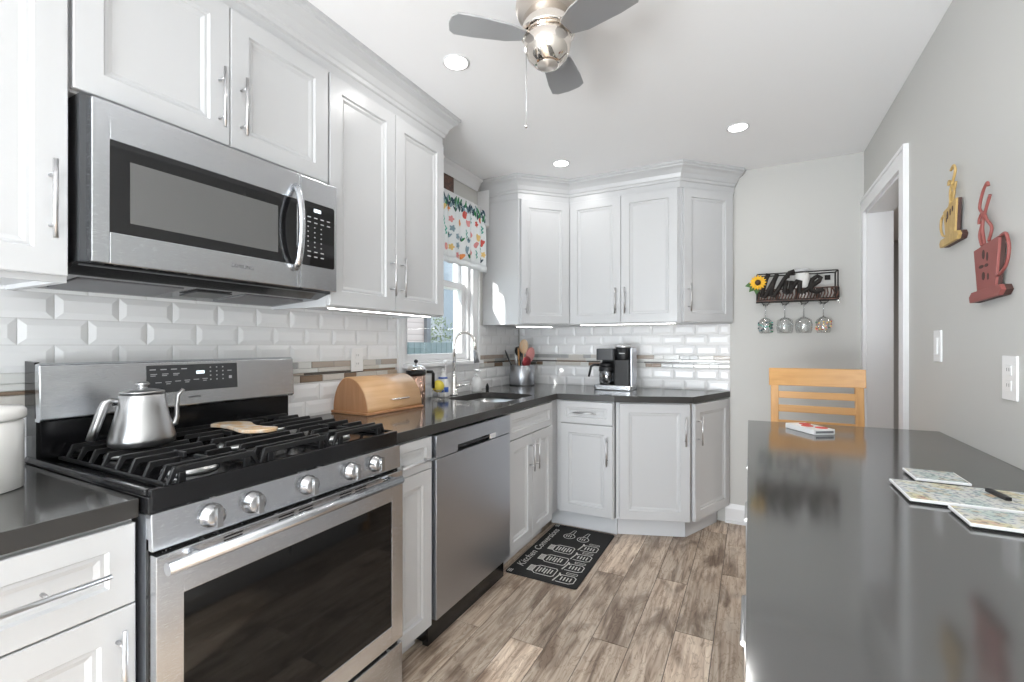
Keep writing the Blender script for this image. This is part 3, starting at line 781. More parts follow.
# grates
def grate(ya, yb, cent):
    m = mb('iron'); zt = .962; h = .014; w_ = .009
    xa, xb = -1.70, -1.155
    def bar(x0, y0, x1, y1):
        if abs(x1-x0) < 1e-6: m.box(x0-w_/2, x0+w_/2, min(y0, y1), max(y0, y1), zt-h, zt)
        else: m.box(min(x0, x1), max(x0, x1), y0-w_/2, y0+w_/2, zt-h, zt)
    for x in (xa, xb): bar(x, ya, x, yb)
    n = 8; xs = [xa+(xb-xa)*(i+.5)/n for i in range(n)]
    for x in xs:
        near = [c for c in cent if abs(c[0]-x) < .045]
        if near: bar(x, ya, x, near[0][1]-.03); bar(x, near[0][1]+.03, x, yb)
        else: bar(x, ya, x, yb)
    for y in (ya, yb):     # bent feet of every bar
        s = 1 if y == ya else -1
        for x in xs+[xa, xb]:
            m.prism([(y, zt), (y-s*.0, zt-h), (y-s*.016, .921), (y-s*.024, .921), (y-s*.008, zt)] if s > 0 else [(y, zt), (y+.008, zt), (y+.024, .921), (y+.016, .921), (y, zt-h)], x-w_/2, x+w_/2, 'x')
    m.box(xa, xb, ya-.026, ya-.018, .9205, .93); m.box(xa, xb, yb+.018, yb+.026, .9205, .93)
    for c in cent:
        bar(c[0]-.075, c[1], c[0]-.022, c[1]); bar(c[0]+.022, c[1], c[0]+.075, c[1])
    for x in (xa, xb):
        for y in (ya+.01, yb-.01): m.box(x-w_/2, x+w_/2, y-.008, y+.008, .919, zt-h)
    m.build('grate', t, bevel=.0015, seg=1, **W_)
grate(.572, .745, [(-1.27, .66), (-1.60, .66)]); grate(.79, .975, [(-1.44, .885)]); grate(1.03, 1.215, [(-1.27, 1.11), (-1.60, 1.11)])
# backguard
m = mb('blk'); m.box(-1.765, -1.70, RY0+.003, RY1-.003, .918, 1.185); m.box(-1.70, -1.688, RY0+.01, RY1-.01, .93, 1.05)
m.prism([(-1.765, 1.04), (-1.69, 1.04), (-1.70, 1.19), (-1.765, 1.193)], RY0, RY0+.01, 'y')
m.build('backguard', t, **W_)
m = mb('steel'); m.prism([(-1.70, 1.030), (-1.672, 1.030), (-1.664, 1.037), (-1.672, 1.182), (-1.684, 1.188), (-1.70, 1.186)], RY0, RY1, 'y'); m.build('backguard_panel', t, bevel=.003, **W_)
def bx_(z): return -1.664-(z-1.045)*.008/.137
m = mb('dkpl'); m.prism([(bx_(1.084), 1.084), (bx_(1.084)+.0015, 1.084), (bx_(1.172)+.0015, 1.172), (bx_(1.172), 1.172)], .742, 1.025, 'y'); dp = m.build('display', t, **W_)
m = MB(); rr = random.Random(2)
def dash(y, z, w_, h, k='mark'): m.use(k).box(bx_(z)+.0014, bx_(z)+.0022, y, y+w_, z, z+h)
for i in range(4): dash(.75+i*.030, 1.157, .017, .003)
for r in range(2):
    for i in range(3): dash(.752+i*.032, 1.143-.005*r, .018-.004*r, .0022)
for i in range(6):
    dash(.765+i*.028, 1.116+.001*i, .017, .0022)
    if i % 2: dash(.767+i*.028, 1.110+.001*i, .012, .0022)
for r in range(4):
    for i in range(3): dash(.93+i*.021, 1.158-r*.014, .004, .004)
dash(.99, 1.145, .015, .0025); dash(.995, 1.118, .010, .010)
dash(.886, 1.14, .026, .010, 'disp')
m.build('markings', dp, **W_)
o = text('SAMSUNG', .0085, 'darkmark', 'lettering', dp, (0, 0, 0), (0, 1, 0), (0, 0, 1))
o.data.transform(dp.matrix_world.inverted()) if False else None
o.data.transform(Matrix.Translation(Vector((bx_(1.063)+.0006, .88, 1.063))-t.location))

# ------------------------------------------------------------------ MICROWAVE
MX = -1.395; MY0, MY1, MZ0, MZ1 = .508, 1.238, 1.438, 1.833
t = thing('microwave', 'stainless steel over-the-range microwave under the short wall cabinet', 'microwave', (-1.6, .875, MZ0))
m = mb('dkpl'); m.box(XL+.004, MX-.03, .496, 1.232, 1.43, 1.842); m.build('body', t, **W_)
# underside hood
m = mb('blk'); m.prism([(XL+.02, 1.395), (MX-.10, 1.412), (MX-.02, 1.436), (XL+.02, 1.436)], .486, 1.2325, 'y'); u = m.build('underside', t, **W_)
m = mb('mark')
for y0_, y1_ in ((.53, .78), (.97, 1.2)):
    m = mb('darkmark').prism([(XL+.06, 1.3945), (MX-.14, 1.4065), (MX-.14, 1.411), (XL+.06, 1.3985)], y0_, y1_, 'y')
    m.build('grease_filter', u, **W_)
m = mb('dkpl'); m.prism([(-1.64, 1.396), (-1.54, 1.4035), (-1.54, 1.408), (-1.64, 1.40)], .82, .93, 'y'); m.build('lamp_cover', u, **W_)
# door (steel frame + glass) and control side
DYs = 1.079
m = mb('steel'); x0, x1 = MX-.03, MX
gy0, gy1, gz0, gz1 = MY0+.035, DYs-.012, 1.515, 1.742
m.box(x0, x1, MY0, gy0, MZ0, MZ1); m.box(x0, x1, gy1, DYs, MZ0, MZ1); m.box(x0, x1, gy0, gy1, MZ0, gz0); m.box(x0, x1, gy0, gy1, gz1, MZ1)
d = m.build('door', t, bevel=.002, **W_)
mb('blackg').box(x0, x1-.001, gy0, gy1, gz0, gz1).build('door_glass', d, **W_)
mb('mwglass').box(x1-.0012, x1-.0004, .585, .995, 1.545, 1.700).build('viewing_window', d, **W_)
m = mb('steel'); pts = []
for i in range(17):
    s = i/16; pts.append((MX+.004+.046*math.sin(PI*s)**.6, DYs-.022-.010*math.sin(PI*s), 1.500+.285*s))
m.tube(pts, .0115, 14); m.build('handle', d, **W_)
m = mb('steel'); m.box(x0, x1, DYs+.002, MY1, MZ0, MZ1); cp = m.build('control_panel', t, bevel=.002, **W_)
m = mb('blackg'); m.prism([(x, y) for x, y in rounded(DYs+.004, 1.226, 1.520, 1.748, .008, 3)], x1-.0005, x1+.001, 'x'); m.build('keypad', cp, **W_)
m = MB().use('disp')
m.box(x1+.001, x1+.0014, 1.135, 1.165, 1.715, 1.727)
m.use('mark'); rr = random.Random(4)
for r in range(9):
    for i in range(4):
        if r > 1 and i == 3: continue
        wd = .014 if r in (0, 1, 7, 8) else .005
        yy = 1.108+i*.028; zz = 1.692-r*.0175
        m.box(x1+.001, x1+.0014, yy, yy+wd, zz, zz+.0035)
m.build('markings', cp, **W_)
o = text('SAMSUNG', .0155, 'darkmark', 'lettering', d, (0, 0, 0), (0, 1, 0), (0, 0, 1), depth=.0004)
o.data.transform(Matrix.Translation(Vector((x1+.0003, .875, 1.478))-t.location))
# ------------------------------------------------------------------ DISHWASHER
t = thing('dishwasher', 'stainless steel dishwasher between the narrow base cabinet and the sink cabinet', 'dishwasher', (-1.45, 1.86, 0))
Y0_, Y1_ = 1.510, 2.151
m = mb('blk'); m.box(-1.765, -1.175, 1.502, 2.155, .02, .868); m.build('body', t, **W_)
m = mb('blk'); m.box(-1.20, -1.172, 1.505, 2.152, .004, .115); m.build('kick_panel', t, **W_)
m = mb('steel_dark'); m.box(-1.173, -1.132, Y0_, Y1_, .118, .772)
m.build('door', t, bevel=.002, **W_)
m = mb('steel_dark')
m.box(-1.173, -1.132, Y0_, Y1_, .804, .868); m.box(-1.173, -1.132, Y0_, 1.665, .775, .804); m.box(-1.173, -1.132, 1.99, Y1_, .775, .804)
m.use('blk').box(-1.173, -1.155, 1.665, 1.99, .775, .804)
m.build('control_panel', t, bevel=.0015, **W_)
m = mb('chrome'); m.box(-1.134, -1.1315, 1.94, 2.0, .778, .800); m.build('emblem', t, bevel=.001, **W_)

# ------------------------------------------------------------------ CEILING FAN
FX, FY = -.590, 1.385
t = thing('ceiling_fan', 'ceiling fan with polished nickel hub and three silver-grey blades', 'fan', (FX, FY, ZC))
m = mb('beige'); m.lathe([(.088, 2.438), (.088, 2.41), (.10, 2.38), (.105, 2.335), (.098, 2.315), (.0001, 2.315)], (FX, FY, 0), 36); m.build('canopy', t, **W_)
m = mb('polnick'); m.lathe([(.070, 2.316), (.080, 2.30), (.082, 2.275), (.088, 2.258), (.089, 2.250), (.080, 2.246), (.0001, 2.246)], (FX, FY, 0), 36); m.build('motor_housing', t, **W_)
m = mb('polnick'); m.lathe([(.070, 2.247), (.076, 2.238), (.077, 2.222), (.073, 2.195), (.062, 2.172), (.044, 2.156), (.041, 2.153), (.0001, 2.153)], (FX, FY, 0), 36); b_ = m.build('hub_bowl', t, **W_)
m = mb('beige'); m.lathe([(.034, 2.1528), (.034, 2.150), (.005, 2.149), (.004, 2.146), (.0001, 2.146)], (FX, FY, 0), 30); m.build('end_cap', b_, **W_)
M['blade'] = mat('blade_silver', (.52, .52, .53), .28, .8)
M['blade_pale'] = mat('blade_edge', (.72, .72, .72), .4)
for a in (222, 98, -20):
    a = math.radians(a); R = Matrix.Translation((FX, FY, 2.236)) @ Matrix.Rotation(a, 4, 'Z') @ Matrix.Rotation(math.radians(-9), 4, 'X')
    m = mb('blade'); P = [(.08, -.030), (.13, -.050), (.24, -.062), (.30, -.062)]
    for i in range(5): q = -PI/2+PI*i/4; P.append((.30+.022*math.cos(q), .0615*math.sin(q)))
    P += [(.30, .062), (.24, .062), (.13, .050), (.08, .030)]
    m.prism(P, -.003, .003); m.v = [tuple(R @ Vector(p)) for p in m.v]; bl = m.build('blade', t, bevel=.0012, **W_)
    m = mb('polnick'); m.prism([(.04, -.018), (.10, -.022), (.125, -.010), (.125, .010), (.10, .022), (.04, .018)], .003, .008); m.v = [tuple(R @ Vector(p)) for p in m.v]; m.build('blade_bracket', bl, **W_)
cxy = Vector((-.887, -.462))*.0
m = mb('nickel'); px, py = FX-.062, FY-.032
m.tube([(px, py, 2.205), (px, py, 1.96)], .0014, 6); m.use('chrome').ball((px, py, 1.953), .0065); m.build('pull_chain', t, **W_)

# ------------------------------------------------------------------ DOWNLIGHTS
def downlight(x, y, label, p=1.3):
    t = thing('recessed_light', label, 'lamp', (x, y, ZC), group='recessed lights in the ceiling')
    m = mb('trim'); m.lathe([(.048, -.001), (.056, -.001), (.057, -.004), (.049, -.006), (.046, -.003)], (0, 0, 0), 36); m.build('trim_ring', t)
    m = mb('bulb'); m.lathe([(.0001, -.0045), (.0475, -.0045), (.0475, -.002), (.0001, -.002)], (0, 0, 0), 36); m.build('lens', t)
    area('downlight_lamp', (x, y, ZC-.012), .10, 0, p, col=(1, .985, .96), disk=True)
downlight(-1.112, 1.621, 'round lit ceiling light left of the fan, largest of the three in view')
downlight(-1.114, 2.841, 'round lit ceiling light over the corner near the window')
downlight(-.064, 2.823, 'round lit ceiling light nearest the doorway')
area('fill_ceiling_rear', (-.1, -.4, ZC-.012), .10, 0, 3, disk=True, col=(1, .985, .96))  # unseen ceiling lamps without fixtures, added behind the camera as fill
area('fill_ceiling_rear', (-1.1, -.4, ZC-.012), .10, 0, 3, disk=True, col=(1, .985, .96))

# ------------------------------------------------------------------ COUNTER OBJECTS
# canister
t = thing('canister', 'white ceramic canister with lid at the left edge of the counter', 'canister', (-1.50, .343, ZT))
mb('ceram').lathe([(.070, 0.0005), (.078, .004), (.078, .150), (.074, .156), (.0001, .156)]).build('body', t)
mb('ceram').lathe([(.080, .157), (.082, .162), (.082, .176), (.076, .184), (.02, .19), (.016, .197), (.02, .207), (.0001, .21)]).build('lid', t)
# kettle
t = thing('kettle', 'stainless steel gooseneck kettle standing on the left burner grate', 'kettle', (-1.495, .655, .963))
mb('kettle').lathe([(.068, 0), (.074, .004), (.0755, .020), (.070, .045), (.062, .075), (.055, .105), (.0515, .136), (.048, .140), (.0001, .141)], seg=40).build('body', t)
l_ = mb('kettle').lathe([(.05, .142), (.05, .146), (.03, .152), (.012, .153), (.010, .160), (.017, .166), (.012, .172), (.0001, .172)], seg=32).build('lid', t)
hd = Vector((-.28, -.96, 0)).normalized()
def hp(r, z): return (hd.x*r, hd.y*r, z)
m = mb('kettle'); m.tube([hp(.050, .122), hp(.068, .126), hp(.078, .118), hp(.084, .100), hp(.096, .060), hp(.107, .024)], [.006, .008, .0105, .011, .011, .010], 12); m.build('handle', t)
m = mb('kettle'); m.tube([(-hd.x*r, -hd.y*r, z) for r, z in ((.060, .045), (.074, .050), (.078, .070), (.078, .100), (.082, .130), (.094, .146))], [.010, .008, .0065, .0055, .005, .005], 10); m.build('spout', t)
m = mb('blkpl'); m.box(-.004, .004, -.006, .006, -.006, .006); m.v = [(a+hd.x*.057, b+hd.y*.057, c_+.118) for a, b, c_ in m.v]; m.build('hinge', t)
# spoon rest
t = thing('spoon_rest', 'pale glazed spoon rest with orange pattern on the middle grate', 'spoon rest', (-1.47, .925, .963), math.radians(6))
P = []
N_ = 24
for i in range(N_+1):
    s = i/N_; wdt = .026+.018*math.sin(min(1, s*1.6)*PI)*(s < .62)+(.014*math.sin((s-.5)/.5*PI) if s > .5 else 0)
    if s in (0, 1): wdt = .008
    P.append((-.135+.27*s, .02*math.sin(s*2*PI), wdt))
poly = [(x, y-w_) for x, y, w_ in P]+[(x, y+w_) for x, y, w_ in reversed(P)]
mb('rest').prism(poly, .0005, .012).build('tray', t, bevel=.003)
# bread box
t = thing('bread_box', 'bamboo roll-top bread box on the counter right of the range', 'bread box', (-1.65, 1.73, ZT), math.radians(-3))
def arc(s=1.0, n=16):
    # local: x = depth (front +), z up
    p = [(.115*s, .012)]
    for i in range(n+1):
        a = PI/2*i/n; p.append((-.015+.135*math.cos(a)*s, .012+.160*math.sin(a)*s))
    for i in range(1, n+1):
        a = PI/2*i/n; p.append((-.015-.100*math.sin(a)*s, .012+.160*math.cos(a)*s))
    return p
def prof_prism(m, poly, y0, y1): return m.prism(poly, y0, y1, 'y', True)
LB = .183
m = mb('bread_end'); 
for y0, y1 in ((-LB, -LB+.014), (LB-.014, LB)): m = mb('bread_end'); prof_prism(m, arc(.97), y0, y1); m.build('end_panel', t)
m = mb('bread'); A = arc(1.0)[1:]; B = arc(.955)[1:]
n = len(A); v = []
for y in (-LB+.004, LB-.004):
    v += [(x, y, z) for x, z in A]+[(x, y, z) for x, z in B]
f = []
for i in range(n-1):
    f += [(i, i+1, 2*n+i+1, 2*n+i), (n+i, 3*n+i, 3*n+i+1, n+i+1), (i, n+i, n+i+1, i+1), (2*n+i, 2*n+i+1, 3*n+i+1, 3*n+i)]
f += [(0, 2*n, 3*n, n), (n-1, 2*n-1, 4*n-1, 3*n-1)]
m.add(v, f, True); l_ = m.build('roll_lid', t); 
m = mb('chrome'); m.tube([(.108, -.035, .058), (.135, -.028, .062), (.135, .068, .062), (.108, .075, .058)], .0045, 8); m.build('handle', l_)
mb('bread_end').box(-.125, .127, -LB-.012, LB+.005, .0005, .012).build('base', t, bevel=.003)
# french press
t = thing('french_press', 'copper-toned coffee press with black band and handle behind the bread box', 'coffee press', (-1.700, 2.075, ZT)); t.scale = (1.15, 1.15, 1.12)
mb('copper').lathe([(.043, 0.0005), (.046, .004), (.046, .150), (.043, .15)], seg=28).build('body', t)
mb('blkpl').lathe([(.047, .135), (.049, .138), (.049, .156), (.047, .158)], seg=28).build('band', t)
mb('chrome').lathe([(.048, .158), (.046, .170), (.03, .182), (.006, .186), (.0001, .187)], seg=28).build('lid', t)
m = mb('blkpl'); m.lathe([(.003, .186), (.003, .196), (.010, .199), (.010, .208), (.004, .214), (.0001, .214)], seg=12); m.build('plunger_knob', t)
m = mb('blkpl'); m.tube([(.040, .032, .150), (.062, .050, .150), (.066, .053, .140), (.066, .053, .065)], .008, 8); m.build('handle', t)
# sponge on wire holder
t = thing('sponge_holder', 'chrome wire holder with a round yellow sponge beside the sink', 'sponge holder', (-1.625, 2.185, ZT))
m = mb('chrome')
for i in range(4):
    a = PI/4+PI/2*i; m.tube([(.034*math.cos(a), .034*math.sin(a), .002), (.034*math.cos(a), .034*math.sin(a), .062)], .0018, 6)
for z in (.004, .060): m.tube([(.034*math.cos(2*PI*i/20), .034*math.sin(2*PI*i/20), z) for i in range(20)], .0018, 6, closed=True)
m.build('wire_frame', t)
tag(mb('yellow').ball((-1.625, 2.185, ZT+.080), .036, 18).build('sponge'), 'round yellow scrub sponge sitting in the wire holder', 'sponge')
# detergent bottle
t = thing('soap_bottle', 'clear bottle with blue and white label behind the yellow sponge', 'bottle', (-1.70, 2.335, ZT))
mb('white').lathe([(.030, .0005), (.034, .006), (.034, .10), (.024, .125), (.012, .135), (.012, .15)], seg=20).build('body', t)
mb('blue').lathe([(.0345, .03), (.0345, .062)], seg=20).build('label_band', t)
mb('blue').lathe([(.0300, .113), (.026, .124)], seg=20).build('shoulder_band', t)
mb('white').lathe([(.014, .15), (.014, .165), (.006, .168), (.006, .175), (.0001, .175)], seg=14).build('cap', t)
# dish brush
t = thing('dish_brush', 'white upright dish brush with round top on the window side of the sink', 'brush', (-1.728, 2.40, ZT))
m = mb('white'); m.lathe([(.028, .0005), (.030, .004), (.030, .05), (.025, .055), (.006, .058), (.0055, .19), (.0055, .198)], seg=18); m.build('stand', t)
mb('white').ball((0, 0, .212), .017, 14).build('head', t)
# soap pump
t = thing('soap_pump', 'white pump soap dispenser between the faucet and the utensil crock', 'soap dispenser', (-1.692, 2.715, ZT))
mb('white').lathe([(.030, .0005), (.034, .005), (.034, .075), (.022, .098), (.012, .105)], seg=22).build('body', t)
m = mb('white'); m.lathe([(.014, .105), (.014, .118), (.005, .12), (.005, .142), (.015, .144), (.015, .152), (.0001, .154)], seg=16); m.tube([(0, 0, .148), (.04, -.015, .146), (.048, -.018, .138)], .005, 8); m.build('pump', t)
# small black clip standing
tag(mb('blkpl').lathe([(.010, .0005), (.012, .003), (.012, .03), (.006, .045), (.004, .05), (.0001, .052)], (-1.655, 2.80, ZT), 12).build('sink_stopper'), 'small black stopper standing behind the sink next to the soap pump', 'stopper')
# faucet
t = thing('faucet', 'tall chrome gooseneck faucet with pull-down spray over the sink', 'faucet', (-1.700, 2.455, ZT))
m = mb('chrome'); m.lathe([(.028, .0005), (.028, .006), (.022, .012), (.021, .07), (.016, .11), (.012, .15)], seg=20); m.build('base', t)
dx, dy = .66, .75
pts = [(0, 0, .14), (0, 0, .32)]
for i in range(1, 13):
    a = PI*i/12; pts.append((dx*.070*(1-math.cos(a)), dy*.070*(1-math.cos(a)), .32+.085*math.sin(a)))
pts += [(dx*.143, dy*.143, .27)]
mb('chrome').tube(pts, .0105, 12).build('neck', t)
m = mb('spray'); m.tube([(dx*.142, dy*.142, .285), (dx*.148, dy*.148, .235), (dx*.154, dy*.154, .205)], [.012, .015, .019], 14); m.build('spray_head', t)
m = mb('chrome'); m.tube([(0, 0, .055), (.035, .035, .06)], .012, 10); m.tube([(.030, .030, .06), (.085, .07, .068)], [.008, .006], 10); m.build('lever', t)
# utensil crock
t = thing('utensil_crock', 'brushed steel crock holding kitchen utensils in the back corner', 'crock', (-1.635, 3.315, ZT))
mb('steel_dark').lathe([(.098, .0005), (.100, .004), (.100, .158), (.097, .160), (.094, .158), (.094, .01), (.0001, .01)], seg=36).build('body', t)
mb('dkpl').lathe([(.1005, .0005), (.1005, .008), (.0995, .0085)], seg=36).build('base_ring', t)
def utensil(name, label, cat, base, tip, parts, hk):
    """handle from base inside the crock to tip; parts(m, tip) adds a head"""
    b = Vector(base); tp = Vector(tip); t = thing(name, label, cat, (-1.635+b.x, 3.315+b.y, ZT+b.z))
    d = tp-b; mb(hk).tube([(0, 0, 0), d*.5, d], .005, 8).build('handle', t)
    parts(t, d)
def head(k, r1, r2, h, name='head', flat='x'):
    def fn(t, d):
        m = mb(k); n = d.normalized(); m.ball((0, 0, 0), 1, 14)
        R = Matrix.Translation(d+n*h*.6) @ n.to_track_quat('Z', 'Y').to_matrix().to_4x4() @ Matrix.Diagonal((r1*1.3, r2*1.3, h*1.25, 1))
        m.v = [tuple(R @ Vector(p)) for p in m.v]; m.build(name, t)
    return fn
utensil('turner', 'dark grey slotted turner leaning left in the steel crock', 'turner', (-.02, -.02, .012), (-.09, -.05, .20), head('dkpl', .035, .005, .05), 'dkpl')
utensil('whisk', 'thin steel whisk leaning left at the back of the steel crock', 'whisk', (-.055, .03, .012), (-.080, .055, .20), head('nickel', .012, .012, .06), 'nickel')
utensil('ladle', 'black ladle upright in the steel crock', 'ladle', (-.01, .03, .012), (-.045, .04, .25), head('blkpl', .034, .02, .034), 'blkpl')
utensil('wooden_spoon', 'pale wooden spoon standing tallest in the steel crock', 'spoon', (.01, .0, .012), (.01, .01, .28), head('spoonw', .032, .008, .048), 'spoonw')
utensil('wooden_spatula', 'tan wooden spatula in the middle of the steel crock', 'spatula', (.0, -.03, .012), (-.012, -.035, .22), head('oak', .026, .006, .045), 'oak')
utensil('spatula', 'pink rubber spatula leaning right in the steel crock', 'spatula', (.03, .01, .012), (.068, .0, .215), head('pink', .042, .01, .050), 'pink')
utensil('serving_spoon', 'dark red spoon low at the front right of the steel crock', 'spoon', (.03, -.03, .012), (.060, -.05, .165), head('maroon', .032, .01, .038), 'maroon')

# coffee maker (front faces -Y)
t = thing('coffee_maker', 'black drip coffee maker with steel base and glass carafe on the back counter', 'coffee maker', (-.868, 3.30, ZT), 0); t.scale = (1.15, 1, 1.05)
m = mb('steel'); m.prism(rounded(-.125, .115, -.085, .115, .02, 4), .001, .034); m.build('base', t, bevel=.004)
m = mb('blkpl'); m.prism(rounded(.0, .10, -.075, .09, .012, 4), .034, .205); m.build('tank', t, bevel=.002)
m = mb('blkpl'); m.box(-.10, .01, .045, .09, .034, .205); m.build('column', t)
m = mb('dkpl'); m.prism(rounded(-.112, .006, -.075, .09, .02, 4), .203, .282); m.build('brew_head', t, bevel=.004)
m = mb('steel_dark'); m.prism(rounded(.1005, .112, -.06, .09, .004, 3), .034, .285); m.build('side_panel', t)
m = mb('blkpl'); m.lathe([(.046, .203), (.049, .206), (.049, .285), (.046, .288)], (.052, -.018, 0), 30); g_ = m.build('grinder_hopper', t)
m = mb('nickel'); m.lathe([(.050, .288), (.052, .291), (.052, .302), (.046, .306), (.0001, .308)], (.052, -.018, 0), 30); m.build('lid', g_)
m = mb('blkpl'); m.lathe([(.048, .036), (.048, .04)], (-.055, -.01, 0), 24); m.build('warming_plate', t)
cf = thing('carafe', 'glass coffee carafe with black lid and handle inside the coffee maker', 'carafe', (-.931, 3.285, ZT+.0425)); cf.scale = (1.08, 1.02, 1.04)
mb('carafe').lathe([(.044, 0), (.050, .006), (.053, .05), (.050, .095), (.044, .120)], seg=28).build('glass_body', cf)
mb('blkpl').lathe([(.046, .118), (.050, .122), (.050, .140), (.030, .148), (.0001, .15)], seg=28).build('lid', cf)
mb('blkpl').lathe([(.0535, .085), (.0545, .09), (.053, .112), (.05, .118)], seg=28).build('collar', cf)
m = mb('blkpl'); m.tube([(-.045, -.012, .128), (-.085, -.022, .130), (-.102, -.026, .118), (-.112, -.029, .07), (-.118, -.030, .045)], [.008, .009, .009, .008, .007], 8); m.build('handle', cf)
text('Cuisinart', .013, 'mark', 'lettering', t, (.052, -.0685, .245), (1, 0, 0), (0, 0, 1), depth=.0012) if False else mb('mark').box(.034, .070, -.0682, -.0665, .248, .253).build('nameplate', t)

# unseen globe pendant added behind the camera to light the ceiling
t = thing('fill_globe', 'white globe fill lamp added behind the camera, out of view', 'lamp', (-.45, -1.0, ZC))
mb('nickel').tube([(0, 0, -.002), (0, 0, -.76)], .006, 8).build('stem', t); mb('nickel').lathe([(.06, -.001), (.06, -.02), (.0001, -.03)]).build('canopy', t)
M['globe'] = emit('fill_globe_glow', (1, .99, .98), 9)
mb('globe').ball((0, 0, -.86), .12, 24).build('globe', t)
# ------------------------------------------------------------------ wall plates
def plate(name, label, cat, axis, c, w_, h, kind, grp=None):
    t = thing(name, label, cat, c, {'x+': PI/2, 'x-': -PI/2, 'y-': 0}[axis])
    m = mb('white'); m.box(-w_/2, w_/2, -.006, 0, -h/2, h/2); m.build('cover_plate', t, bevel=.002)
    if kind == 'switch': mb('white').box(-.016, .016, -.011, -.0058, -.032, .032).build('rocker', t, bevel=.002)
    else:
        for s in (-1, 1):
            r = mb('white').box(-.016, .016, -.008, -.0058, s*.021-.014, s*.021+.014).build('socket', t, bevel=.002)
            m = mb('darkmark')
            for q in (-1, 1): m.box(q*.006-.001, q*.006+.001, -.0084, -.0079, s*.021-.003, s*.021+.006)
            m.build('slots', r)
    return t
plate('light_switch', 'narrow white light switch on the right wall beside the doorway', 'switch', 'x-', (XR, 2.262, 1.233), .075, .118, 'switch')
plate('wall_outlet', 'white double outlet plate at the right edge of the right wall', 'outlet', 'x-', (XR, 1.72, 1.148), .08, .12, 'outlet')
plate('wall_outlet', 'white outlet plate set in the tile band above the bread box', 'outlet', 'x+', (XL+.0115, 1.695, 1.163), .078, .118, 'outlet')

# ------------------------------------------------------------------ WINE RACK
t = thing('wine_rack', 'dark metal wall rack with the word Wine across its front', 'rack', (.25, YB, 1.6))
RY = YB-.115
m = mb('rackw')
for z in (1.53, 1.70):
    m.tube([(.035, YB-.006, z), (.035, RY, z), (.475, RY, z), (.475, YB-.006, z)], .004, 8)
    m.tube([(.035, YB-.006, z), (.475, YB-.006, z)], .004, 8)
for x in (.035, .475):
    for y in (RY, YB-.006): m.tube([(x, y, 1.53), (x, y, 1.70)], .004, 8)
m.tube([(.30, YB-.006, 1.53), (.30, YB-.006, 1.70)], .003, 6); m.box(.42, .45, YB-.008, YB-.001, 1.655, 1.685)
m.build('frame', t, **W_)
m = mb('bronze'); m.box(.030, .480, RY-.003, RY+.003, 1.522, 1.532); m.box(.030, .480, RY-.003, RY+.003, 1.592, 1.600)
rr = random.Random(9)
for i in range(26):   # leafy lattice of the lower front
    x = .04+i*.017; m.tube([(x, RY, 1.53), (x+.010, RY-.004, 1.56), (x-.004+rr.uniform(0, .02), RY, 1.595)], .0045, 6)
m.use('rackw')
for x in (.04, .15, .26, .37, .47): m.box(x-.01, x+.012, RY-.004, RY, 1.53, 1.595)
m.box(.030, .480, RY, YB-.003, 1.520, 1.526)
m.build('lower_band', t, **W_)
# script lettering
m = mb('rackw'); z0 = 1.585
def stroke(p, r=.0135): m.tube([(a, RY-.010, z) for a, z in p], r, 8)
stroke([(.10, 1.70), (.085, 1.66), (.070, 1.60), (.062, 1.555), (.078, 1.548), (.105, 1.60), (.135, 1.66), (.150, 1.695)])
stroke([(.150, 1.695), (.132, 1.65), (.118, 1.60), (.112, 1.558), (.130, 1.552), (.158, 1.60), (.190, 1.66), (.220, 1.700), (.236, 1.708), (.240, 1.69)])
stroke([(.205, 1.65), (.195, 1.61), (.190, 1.58), (.200, 1.568), (.222, 1.585)]); m.ball((.212, RY-.010, 1.672), .009, 10)
stroke([(.232, 1.645), (.224, 1.60), (.218, 1.568), (.240, 1.615), (.262, 1.645), (.276, 1.64), (.272, 1.60), (.272, 1.575), (.290, 1.57)])
stroke([(.290, 1.57), (.335, 1.605), (.375, 1.635), (.385, 1.655), (.368, 1.668), (.342, 1.650), (.330, 1.612), (.335, 1.580), (.362, 1.568), (.400, 1.585)])
m.build('lettering', t, **W_)
m = mb('rackw')
for x in (.085, .195, .30, .405):
    for s in (-1, 1): m.tube([(x+s*.022, RY+.005, 1.522), (x+s*.022, RY+.005, 1.512), (x+s*.010, RY+.005, 1.500)], .0025, 6); m.tube([(x+s*.010, RY+.005, 1.500), (x+s*.010, YB-.02, 1.500)], .0025, 6)
m.build('glass_rail', t, **W_)
# sunflower
t = thing('sunflower', 'yellow artificial sunflower on the left end of the wine rack', 'flower', (.040, RY-.018, 1.645))
m = mb('petal')
for ring, (rr_, n_) in enumerate(((.052, 16), (.042, 14))):
    for i in range(n_):
        a = 2*PI*(i+.5*ring)/n_; c_, s_ = math.cos(a), math.sin(a); y = -.004-.006*ring
        q = [(0.014, 0), (.032, -.009), (rr_, 0), (.032, .009)]
        m.add([(c_*u-s_*w2, y-(.004 if j == 2 else 0), s_*u+c_*w2) for j, (u, w2) in enumerate(q)], [(0, 1, 2, 3)], False)
o = m.build('petals', t); sm = o.modifiers.new('s', 'SOLIDIFY'); sm.thickness = .0012
mb('brown').ball((0, -.010, 0), .018, 14).build('seed_head', t)
m = mb('leaf')
for a in (-2.3, -1.7, -2.9):
    c_, s_ = math.cos(a), math.sin(a); m.add([(c_*u-s_*w2, .002, s_*u+c_*w2) for u, w2 in ((.02, 0), (.05, -.018), (.078, 0), (.05, .018))], [(0, 1, 2, 3)], False)
o = m.build('leaves', t); sm = o.modifiers.new('s', 'SOLIDIFY'); sm.thickness = .0012
